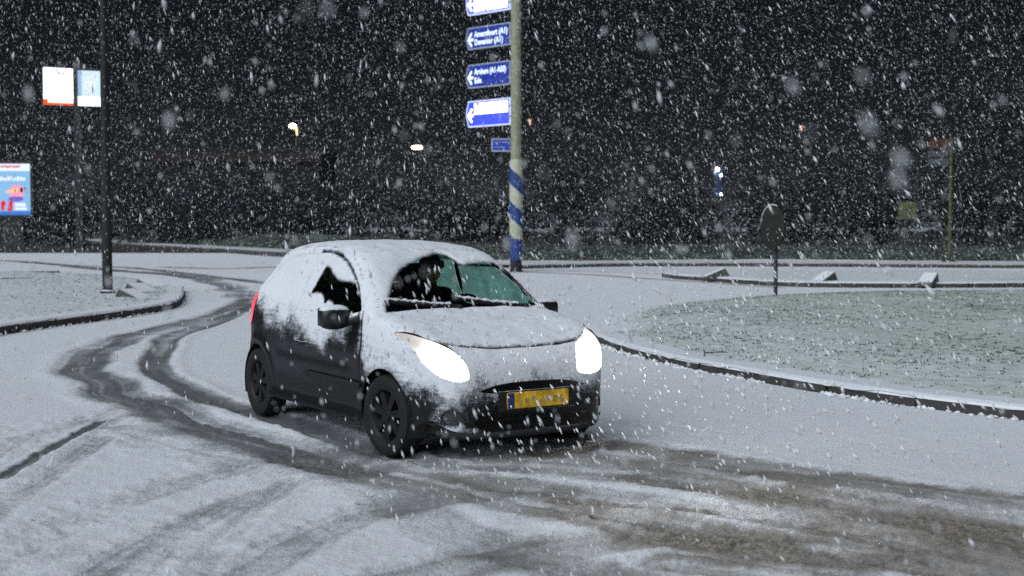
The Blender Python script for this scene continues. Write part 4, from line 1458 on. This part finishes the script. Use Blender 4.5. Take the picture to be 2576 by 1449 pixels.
# ------------------------------------------------------------------ dark pole on the left island
px, _ = at(270.5, 757, 27.4)
gpx = gp(271, 757)
lp = empty('street_pole', (gpx[0], gpx[1], .14), 0, 'dark thick wet pole standing on the left island beside concrete wedges', 'pole')
M['pole_dark'] = snow_on('dark_wet_pole', (0.012, 0.016, 0.013), 0.7, attr=False, lo=.5, hi=.7, amp=.95, scale=7)
M['pole_dark'].name = 'dark_wet_pole'
MB().tube([(0, 0, -.15), (0, 0, 2.0), (0, 0, 5.0), (0, 0, 8.6)], [.108, .102, .085, .065], 18).build('shaft', M['pole_dark'], lp, smooth=True)
MB().tube([(0, 0, .0), (0, 0, .06), (0, 0, .10)], [.16, .15, .11], 18).build('collar', M['pole_dark'], lp, smooth=True)
MB().tube([(0, 0, 8.5), (-.1, -.1, 8.8), (-.6, -.6, 9.0), (-1.2, -1.2, 9.05)], .04, 8).build('arm', M['pole_dark'], lp, smooth=True)

# ------------------------------------------------------------------ concrete wedges on the islands
def wedge(loc, rz, L, W, Hh, label, z=.13):
    o = MB().add([(0, 0, -.1), (L, 0, -.1), (L, 0, .02), (.13 * L + .04, 0, Hh), (0.0, 0, .05), (0, W, -.1), (L, W, -.1), (L, W, .02), (.13 * L + .04, W, Hh), (0.0, W, .05)],
                 [(0, 1, 2, 3, 4), (9, 8, 7, 6, 5), (0, 5, 6, 1), (1, 6, 7, 2), (2, 7, 8, 3), (3, 8, 9, 4), (4, 9, 5, 0)]).build('concrete_wedge', M['wedge'], None, bevel=.012)
    o.location = (loc[0], loc[1], z)
    o.rotation_euler = (0, 0, rz)
    return tag(o, label, 'concrete wedge', 'concrete wedges on the kerbed islands')
for (u, v, u2, v2, hh, lab) in ((288, 751, 347, 753, .20, 'nearest dark concrete wedge beside the foot of the dark pole'),
                                (312, 734, 354, 737, .20, 'middle dark concrete wedge in the row behind the dark pole'),
                                (341, 717, 379, 722, .16, 'farthest low concrete wedge in the row behind the dark pole')):
    a, b = gp(u, v, .13), gp(u2, v2, .13)
    wedge(a, math.atan2(b[1] - a[1], b[0] - a[0]), float(np.hypot(*(b - a))), .42, hh, lab)
for (u, v, du, lab) in ((1825, 700, -52, 'snowy concrete wedge on the median left of the round sign'),
                        (2079, 710, -42, 'snowy concrete wedge on the median midway along its kerb'),
                        (2327, 713, -36, 'snowy concrete wedge on the median at the far right')):
    a = gp(u, v - 4, .14)
    wedge(a, math.radians(190) if du < -50 else math.radians(222 if du < -40 else 238), .72, .36, .26, lab, .14)

# ------------------------------------------------------------------ round traffic sign seen from behind
g_ = gp(1951, 745, .1)
rs = empty('round_traffic_sign', (g_[0], g_[1], .10), 0, 'round dark road sign on a thin post seen obliquely, snow along its rim', 'traffic sign')
M['sign_back'] = simple('sign_back', (0.013, 0.017, 0.009), 0.85, var=.4, scale=5)
MB().tube([(0, 0, -.2), (0, 0, 1.55)], .042, 12).build('post', simple('grey_post', (0.03, 0.033, 0.034), .7), rs, smooth=True)
dx, dz = at(1941, 572, g_[1])
Md = Matrix.Translation((dx - g_[0], -.05, dz - .10)) @ Matrix.Rotation(math.radians(-70), 4, 'Z') @ Matrix.Rotation(PI / 2, 4, 'X')
dsk = MB().lathe([(0, .01), (.46, .01), (.475, .0), (.475, -.035), (.468, -.035), (.462, -.012), (0, -.012)], 48, Md).build('disc', M['sign_back'], rs, smooth=True)
sr = MB()
angs = np.linspace(math.radians(68), math.radians(178), 40)
sr.tube([Md @ Vector((.484 * math.cos(a), .484 * math.sin(a), -.012)) for a in angs], [.006 + .011 * math.sin(PI * i / 39) ** .5 for i in range(40)], 6)
sr.build('snow_rim', simple('rim_snow', (.74, .76, .8), .8, scale=30), dsk, smooth=True)
for h_ in (-.18, .16):
    MB().tube([Md @ Vector((-.26, h_, -.03)), Md @ Vector((.26, h_, -.03))], .014, 6).build('rib', M['sign_back'], dsk)

# ------------------------------------------------------------------ bus stop sign and yellow board at the right
bg_ = gp(2388, 660)
by = bg_[1]
bs = empty('bus_stop_sign', (bg_[0], by, 0), 0, 'dim tall sign post with an orange panel over two grey panels', 'sign')
M['post_olive'] = simple('olive_post', (0.075, 0.077, 0.03), .7, var=.3, scale=4)
M['orange'] = simple('dull_orange', (0.06, 0.023, 0.006), .7, var=.4, scale=4)
M['grey_panel'] = simple('grey_panel', (0.06, 0.065, 0.07), .7, var=.3, scale=4)
def bz(v): return at(2388, v, by)[1]
def bx(u): return at(u, 600, by)[0] - bg_[0]
MB().tube([(0, 0, -.1), (0, 0, bz(346))], .07, 12).build('post', M['post_olive'], bs, smooth=True)
for (u0, u1, v0, v1, mm, nm_) in ((2334, 2385, 349, 374, 'orange', 'orange_panel'), (2330, 2382, 379, 395, 'grey_panel', 'route_panel'), (2330, 2382, 398, 419, 'grey_panel', 'route_panel')):
    MB().box(((bx(u0) + bx(u1)) / 2, -.09, (bz(v0) + bz(v1)) / 2), (bx(u1) - bx(u0), .06, bz(v0) - bz(v1))).build(nm_, M[mm], bs, bevel=.01)
MB().box((0, 0, .06), (.5, .5, .2)).build('foot', M['dark'], bs, bevel=.02)
yx, yz0 = at(2283, 552, by + 2)
yb = empty('notice_board', (yx, by + 2, 0), 0, 'dim yellowish square board on a dark post left of the bus stop sign', 'sign')
w_ = at(2306, 530, by + 2)[0] - at(2260, 530, by + 2)[0]
h_ = at(2283, 508, by + 2)[1] - yz0
MB().box((0, 0, yz0 + h_ / 2), (w_, .08, h_)).build('board', simple('yellowish_board', (0.09, 0.095, 0.045), .8, var=.35, scale=6), yb, bevel=.02)
MB().tube([(0, .06, -.1), (0, .06, yz0 + .2)], .05, 8).build('post', M['dark'], yb)

# ------------------------------------------------------------------ lit pylon and poster box far left
PYY = 89.0
px, _ = at(199, 600, PYY)
py_ = empty('sign_pylon', (px, PYY, 0), 0, 'tall dark mast carrying a lit white box and a lit pale blue box', 'illuminated sign')
M['mast'] = simple('mast_grey', (0.014, 0.014, 0.017), .7)
def pz(v): return at(199, v, PYY)[1]
MB().box((0, .25, pz(172) / 2), (.55, .4, pz(172))).build('mast', M['mast'], py_, bevel=.03)
M['box_white'] = emis('box_white', (0.93, 0.97, 1.0), 1.35)
M['box_pale'] = emis('box_pale', (0.70, 0.88, 1.0), 0.64)
M['box_paler'] = emis('box_paler', (0.88, 0.96, 1.0), 0.648)
M['box_blue'] = emis('box_blue', (0.42, 0.66, 1.0), 0.510)
M['box_red'] = emis('box_red', (0.95, 0.10, 0.015), 0.617)
M['box_cream'] = emis('box_cream', (1.0, 0.85, 0.75), 1.2)
M['ink_dark'] = simple('ink_dark', (0.02, 0.02, 0.02), .8)
def lightbox(u0, u1, v0, v1, yaw, name, face, label):
    xc = (at(u0, 300, PYY)[0] + at(u1, 300, PYY)[0]) / 2 - px
    zc = (pz(v0) + pz(v1)) / 2
    W_ = (at(u1, 300, PYY)[0] - at(u0, 300, PYY)[0]) / math.cos(yaw)
    H_ = pz(v0) - pz(v1)
    Mx = Matrix.Translation((xc, -.25, zc)) @ Matrix.Rotation(yaw, 4, 'Z') @ Matrix.Rotation(PI / 2, 4, 'X')   # X along the face, Y up, Z to the viewer
    b = MB().prism([(-W_ / 2 - .06, -H_ / 2 - .06), (W_ / 2 + .06, -H_ / 2 - .06), (W_ / 2 + .06, H_ / 2 + .06), (-W_ / 2 - .06, H_ / 2 + .06)], .34, Mx @ Matrix.Translation((0, 0, -.34))).build(name, M['mast'], py_)
    b['label'] = label
    MB().prism([(-W_ / 2, -H_ / 2), (W_ / 2, -H_ / 2), (W_ / 2, H_ / 2), (-W_ / 2, H_ / 2)], .01, Mx).build('lit_face', M[face], b)
    return b, Mx, W_, H_
b, Mx, W_, H_ = lightbox(120.5, 192.5, 172.5, 265.5, math.radians(28), 'light_box', 'box_white', 'white lit box with an orange red band at its foot')
MB().prism([(-W_ / 2 - .03, -H_ / 2), (W_ / 2 + .03, -H_ / 2), (W_ / 2 + .03, -H_ / 2 + .38), (-W_ / 2 - .03, -H_ / 2 + .38)], .01, Mx @ Matrix.Translation((0, 0, .012))).build('red_band', M['box_red'], b)
MB().prism([(-W_ * .38, -H_ / 2 + .16), (W_ * .40, -H_ / 2 + .16), (W_ * .40, -H_ / 2 + .34), (-W_ * .38, -H_ / 2 + .34)], .006, Mx @ Matrix.Translation((0, 0, .024))).build('pale_lettering', M['box_cream'], b)
for (x_, y_, w2, h2_) in ((.02, .88, .26, .10), (.22, .83, .16, .06), (.10, .58, .11, .07)):
    MB().prism([(x_, y_), (x_ + w2, y_ - .03), (x_ + w2, y_ + h2_ - .04), (x_, y_ + h2_)], .006, Mx @ Matrix.Translation((0, 0, .012))).build('dark_mark', M['ink_dark'], b)
b, Mx, W_, H_ = lightbox(203.5, 253.5, 179, 267.5, math.radians(22), 'light_box', 'box_pale', 'pale blue lit box with a faint white emblem')
MB().prism([(-W_ / 2, -H_ / 2 + .5), (-W_ / 2 + .26, -H_ / 2 + .5), (-W_ / 2 + .22, H_ / 2), (-W_ / 2, H_ / 2)], .004, Mx @ Matrix.Translation((0, 0, .011))).build('blue_margin', M['box_blue'], b)
MB().prism([(-W_ / 2, -H_ / 2), (W_ / 2, -H_ / 2), (W_ / 2, -H_ / 2 + .62), (-W_ / 2, -H_ / 2 + .62)], .004, Mx @ Matrix.Translation((0, 0, .0118))).build('white_foot', M['box_white'], b)
ring = []
emb = catmull([(-.30, .20), (-.02, .78), (.42, .86), (.52, .50), (.40, .05), (-.10, -.12)], 6, True)
inn = (emb - emb.mean(0)) * .80 + emb.mean(0)
n_ = len(emb)
V = [Mx @ Vector((p[0], p[1], .016)) for p in emb] + [Mx @ Vector((p[0], p[1], .016)) for p in inn]
MB().add(V, [(k, (k + 1) % n_, n_ + (k + 1) % n_, n_ + k) for k in range(n_)]).build('emblem', M['box_paler'], b)
text_mesh('emblem_letters', 'an', .62, M['box_paler'], b, Mx @ Matrix.Translation((-.16, .18, .017)), .9, .03)

BYY = 103.0
def wz(v): return at(40, v, BYY)[1]
px, _ = at(32, 580, BYY)
pb = empty('poster_box', (px, BYY, 0), 0, 'lit blue advertising poster in a dark frame on a thick dark foot', 'billboard')
xr = at(76, 480, BYY)[0] - px
xl = at(-14, 480, BYY)[0] - px
zb, zt = wz(541), wz(412)
MB().box(((xl + xr) / 2, .25, (zb + zt) / 2), (xr - xl + .5, .46, zt - zb + .55)).build('frame', M['mast'], pb, bevel=.03)
MB().add([(-.95, -.1, -.1), (.95, -.1, -.1), (.95, .6, -.1), (-.95, .6, -.1), (-.7, 0, zb - .3), (.7, 0, zb - .3), (.7, .5, zb - .3), (-.7, .5, zb - .3)], [(0, 3, 2, 1), (4, 5, 6, 7), (0, 1, 5, 4), (1, 2, 6, 5), (2, 3, 7, 6), (3, 0, 4, 7)]).build('foot', M['mast'], pb)
M['po_blue'] = emis('poster_sky', (0.30, 0.62, 1.0), 0.549)
M['po_deep'] = emis('poster_deep', (0.06, 0.26, 0.85), 0.486)
M['po_white'] = emis('poster_white', (0.75, 0.85, 1.0), 0.751)
M['po_pink'] = emis('poster_pink', (1.0, 0.36, 0.50), 0.663)
M['po_red'] = emis('poster_red', (0.85, 0.02, 0.06), 0.619)
M['po_violet'] = emis('poster_violet', (0.22, 0.14, 0.75), 0.530)
M['po_sand'] = emis('poster_sand', (0.95, 0.62, 0.40), 0.619)
M['po_dark'] = emis('poster_dark', (0.12, 0.03, 0.06), 0.265)
po = MB().box(((xl + xr) / 2, .008, (zb + zt) / 2), (xr - xl, .016, zt - zb)).build('poster', M['po_blue'], pb)
hh_, ww_ = zt - zb, xr - xl
def onp(name, shapes, mat, y):
    for k, sh in enumerate(shapes):
        MB().prism(sh, .01, Matrix.Translation((xl, y - .0015 * k, zb)) @ Matrix.Rotation(PI / 2, 4, 'X')).build(name, M[mat], po)
rect = lambda a, b_, c, d_: [(a * ww_, b_ * hh_), (c * ww_, b_ * hh_), (c * ww_, d_ * hh_), (a * ww_, d_ * hh_)]
oval = lambda cx, cy, rx, ry, a0=0: [(cx * ww_ + rx * math.cos(a) * math.cos(a0) - ry * math.sin(a) * math.sin(a0), cy * hh_ + rx * math.cos(a) * math.sin(a0) + ry * math.sin(a) * math.cos(a0)) for a in np.linspace(0, 2 * PI, 22, endpoint=False)]
onp('white_band', [rect(0, .86, 1, 1)], 'po_white', -.002)
onp('red_line', [rect(.20 + k * .068, .925 + .006 * math.sin(k * 2), .255 + k * .068, .965) for k in range(8)], 'po_red', -.014)
onp('white_line', [rect(.12 + k * .085, .665 + .01 * (k % 2), .185 + k * .085, .755 - .012 * (k % 3)) for k in range(9)], 'po_white', -.002)
onp('deep_foot', [rect(0, 0, 1, .075)], 'po_deep', -.002)
onp('pink_figure', [oval(.62, .46, .62, .52)], 'po_pink', -.004)
onp('violet_base', [oval(.60, .315, .60, .20)], 'po_violet', -.006)
onp('sand_stroke', [oval(.52, .475, .62, .16, .18)], 'po_sand', -.016)
onp('dark_patch', [oval(.76, .49, .12, .20), oval(.86, .52, .08, .10), oval(.58, .475, .06, .07)], 'po_dark', -.028)
onp('red_shape', [rect(.18, .09, .27, .24), oval(.24, .22, .20, .26), rect(.42, .08, .50, .25), [(.34 * ww_, .08 * hh_), (.42 * ww_, .08 * hh_), (.54 * ww_, .28 * hh_), (.42 * ww_, .28 * hh_)]], 'po_red', -.018)
onp('white_note', [rect(.56, .17, .88, .235), rect(.56, .10, .90, .15)], 'po_white', -.018)

# ------------------------------------------------------------------ lit street lamps far off
M['lamp_warm'] = emis('lamp_warm', (1.0, 0.86, 0.60), 9.0)
M['lamp_dim'] = emis('lamp_dim', (1.0, 0.60, 0.45), .8)
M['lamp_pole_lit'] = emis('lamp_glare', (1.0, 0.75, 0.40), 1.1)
M['lamp_cold'] = emis('lamp_cold', (0.75, 0.92, 1.0), 9.0)
M['lamp_cold_dim'] = emis('lamp_cold_dim', (0.45, 0.68, 1.0), 1.2)
def far_lamp(u, v, Y, kind, label):
    x_, z_ = at(u, v, Y)
    t = empty('street_lamp', (x_ + .35, Y, 0), 0, label, 'street lamp', 'lit street lamps far behind the junction')
    MB().tube([(0, 0, -.1), (0, 0, z_ - .4), (-.03, 0, z_ + .02), (-.2, 0, z_ + .16)], [.09, .07, .06, .05], 8).build('pole', M['mast'], t, smooth=True)
    if kind == 'hook':
        MB().ell((-.33, 0, z_), (.30, .2, .19), 12, 8).build('lamp_head', M['lamp_warm'], t, smooth=True)
        MB().tube([(-.12, -.1, z_ - .05), (-.02, -.1, z_ - .3), (.02, -.1, z_ - .75)], [.12, .10, .06], 8).build('pole_glow', M['lamp_pole_lit'], t, smooth=True)  # lamplight on the pole top, added as a glowing tube
    elif kind == 'flat':
        MB().ell((-.35, 0, z_), (.42, .2, .13), 14, 8, pw=.7).build('lamp_head', M['lamp_warm'], t, smooth=True)
        MB().box((-.35, 0, z_ + .17), (.9, .3, .06)).build('hood', M['mast'], t)
    else:
        MB().ell((-.35, 0, z_), (.12, .1, .10), 10, 8).build('lamp_head', M['lamp_dim'], t, smooth=True)
        MB().tube([(-.30, -.05, z_ - .1), (-.3, -.05, z_ - .35)], [.07, .05], 6).build('pole_glow', M['lamp_dim'], t, smooth=True)  # faint lamplight on the pole, added as a glowing stub
far_lamp(736, 317, 104, 'hook', 'bright hooked street lamp above the dark shop roof')
far_lamp(1049, 371, 100, 'flat', 'bright flat street lamp right of the dark shop')
far_lamp(1332, 303, 108, 'dim', 'faint pinkish street lamp just right of the cream signpost')
far_lamp(2014, 319, 112, 'dim', 'tiny faint street lamp high in the dark right half')

x_, z_ = at(1806, 450, 88)
bm_ = empty('bluish_mast_light', (x_, 88, 0), 0, 'dark mast with four small cold bluish lights in the dark right half', 'light')
MB().tube([(.1, .2, -.1), (.1, .2, z_ + 1.2)], .08, 8).build('mast', M['mast'], bm_, smooth=True)
M['dim_blue'] = simple('dim_blue_panel', (0.01, 0.03, 0.07), .6, emit=(0.02, 0.10, 0.28), estr=.04)
MB().box((.0, .05, z_ - .2), (.5, .1, 2.0)).build('panel', M['dim_blue'], bm_)
for (u, v, r_, c_) in ((1804, 426, .13, 'lamp_cold'), (1813, 441, .08, 'lamp_cold'), (1798, 434, .07, 'lamp_cold_dim'), (1813, 489, .07, 'lamp_cold')):
    a_, b_ = at(u, v, 88)
    MB().ell((a_ - x_, -.12, b_), (r_, .08, r_), 10, 8).build('bulb', M[c_], bm_, smooth=True)

# ------------------------------------------------------------------ falling snow: flakes stretched like exposure trails, filling the air over the junction
def flakes(name, n, dmin, dmax, rmin, rmax, seed, label, power=3.0, stretch=(1.6, 2.8), beam=False):
    rg = np.random.default_rng(seed)
    d_ = (dmin ** power + rg.random(n) * (dmax ** power - dmin ** power)) ** (1 / power)
    X = (rg.random(n) - .5) * 2 * (d_ * .47 + .4)
    zlo = np.maximum(.05, CAM_H - d_ * .30 - .2)
    zhi = CAM_H + d_ * .24 + .3
    Z = zlo + rg.random(n) * (zhi - zlo)
    # keep the air's density even: thin out the flakes of columns cut short by the ground
    keep = rg.random(n) < (zhi - zlo) / (d_ * .54 + .5)
    P = np.c_[X, d_, Z][keep]
    # none inside the car
    s_, c_ = math.sin(YAW), math.cos(YAW)
    q = P - np.array([CX, CY, 0])
    lx_, ly_ = q[:, 0] * s_ - q[:, 1] * c_, q[:, 0] * c_ + q[:, 1] * s_
    inside = (lx_ > -3.0) & (lx_ < .85) & (np.abs(ly_) < 1.0) & (P[:, 2] < 1.6)
    P = P[~inside]
    if beam:                                        # extra set, only where the two headlights shine
        q = P - np.array([CX, CY, 0])
        lx_, ly_ = q[:, 0] * s_ - q[:, 1] * c_, q[:, 0] * c_ + q[:, 1] * s_
        wgt = sstep(.7, 1.3, lx_) * (1 - sstep(2.5, 5.0, lx_)) * (1 - sstep(.8, 2.0 , np.abs(ly_) - .25 * lx_)) * (1 - sstep(1.1, 1.7, P[:, 2]))
        P = P[rg.random(len(P)) < wgt]
    m = len(P)
    # wind: nearly straight down at the left, slanting to the right at the right
    w = np.c_[.10 + .50 * sstep(-.25, .35, P[:, 0] / P[:, 1]) + rg.normal(0, .16, m), rg.normal(0, .25, m), np.full(m, -1.0)]
    # eddies carried along by the moving car, ahead of its lamps
    near = np.exp(-(((P[:, 0] - .9) / 1.8) ** 2 + ((P[:, 1] - 8.0) / 3.0) ** 2)) * (P[:, 2] < 1.5)
    w[:, 0] += .25 * near
    w /= np.linalg.norm(w, axis=1)[:, None]
    r = rmin + (rmax - rmin) * rg.random(m) ** 2.0
    st = stretch[0] + (stretch[1] - stretch[0]) * rg.random(m)  # lengthened along the fall, the way an exposure would draw them
    u = np.cross(w, rg.normal(size=(m, 3)))
    u /= np.linalg.norm(u, axis=1)[:, None]
    v = np.cross(w, u)
    j = lambda: (.75 + .5 * rg.random((m, 1)))
    R = r[:, None]
    V = np.stack([P + u * R * j(), P + v * R * j(), P - u * R * j(), P - v * R * j(), P + w * R * st[:, None], P - w * R * st[:, None]], 1).reshape(-1, 3)
    T = np.array([(0, 1, 4), (1, 2, 4), (2, 3, 4), (3, 0, 4), (1, 0, 5), (2, 1, 5), (3, 2, 5), (0, 3, 5)])
    F = (np.arange(m)[:, None, None] * 6 + T[None]).reshape(-1, 3)
    o = link(name, mesh_np(name, V, F, smooth=True), M['flake'])
    return tag(o, label, 'falling snow', kind='stuff')

def flake_mat():
    t = NT('snowflake')
    d = t.n('BsdfDiffuse')
    d.inputs[0].default_value = (.95, .96, .98, 1)
    tr = t.n('BsdfTranslucent')
    tr.inputs[0].default_value = (.95, .96, .98, 1)
    m = t.n('MixShader')
    m.inputs[0].default_value = .45
    t.l(d.outputs[0], m.inputs[1])
    t.l(tr.outputs[0], m.inputs[2])
    return t.done(m.outputs[0])
M['flake'] = flake_mat()
flakes('falling_snow', 22000, 4.6, 11.0, .0035, .0075, 21, 'extra snowflakes stretched into streaks in the headlight beams', stretch=(3.0, 4.6), beam=True)
flakes('falling_snow', 180000, 4.0, 54.0, .003, .0092, 5, 'dense white snowflakes falling through the night air', stretch=(2.2, 5.0))
flakes('falling_snow', 1500, .9, 4.2, .0018, .0052, 9, 'large soft snowflakes falling close by', power=2.6, stretch=(1.6, 3.4))

# ------------------------------------------------------------------ snowy air
def haze(x0, x1, y0, y1, z0, z1, dens):
    o = MB().box(((x0 + x1) / 2, (y0 + y1) / 2, (z0 + z1) / 2), (x1 - x0, y1 - y0, z1 - z0)).build('haze', None)
    t = NT('haze')
    v = t.n('VolumePrincipled')
    v.inputs['Color'].default_value = (.80, .84, .90, 1)
    v.inputs['Density'].default_value = dens
    v.inputs['Anisotropy'].default_value = .2
    t.l(v.outputs[0], t.out.inputs['Volume'])
    o.data.materials.clear()
    o.data.materials.append(t.mat)
    return tag(o, 'thin snowy night air over the junction', 'haze', kind='stuff')
HAZE = 0.0003
if HAZE:
    haze(-950, 950, -350, 1550, -1.2, 18.0, HAZE)
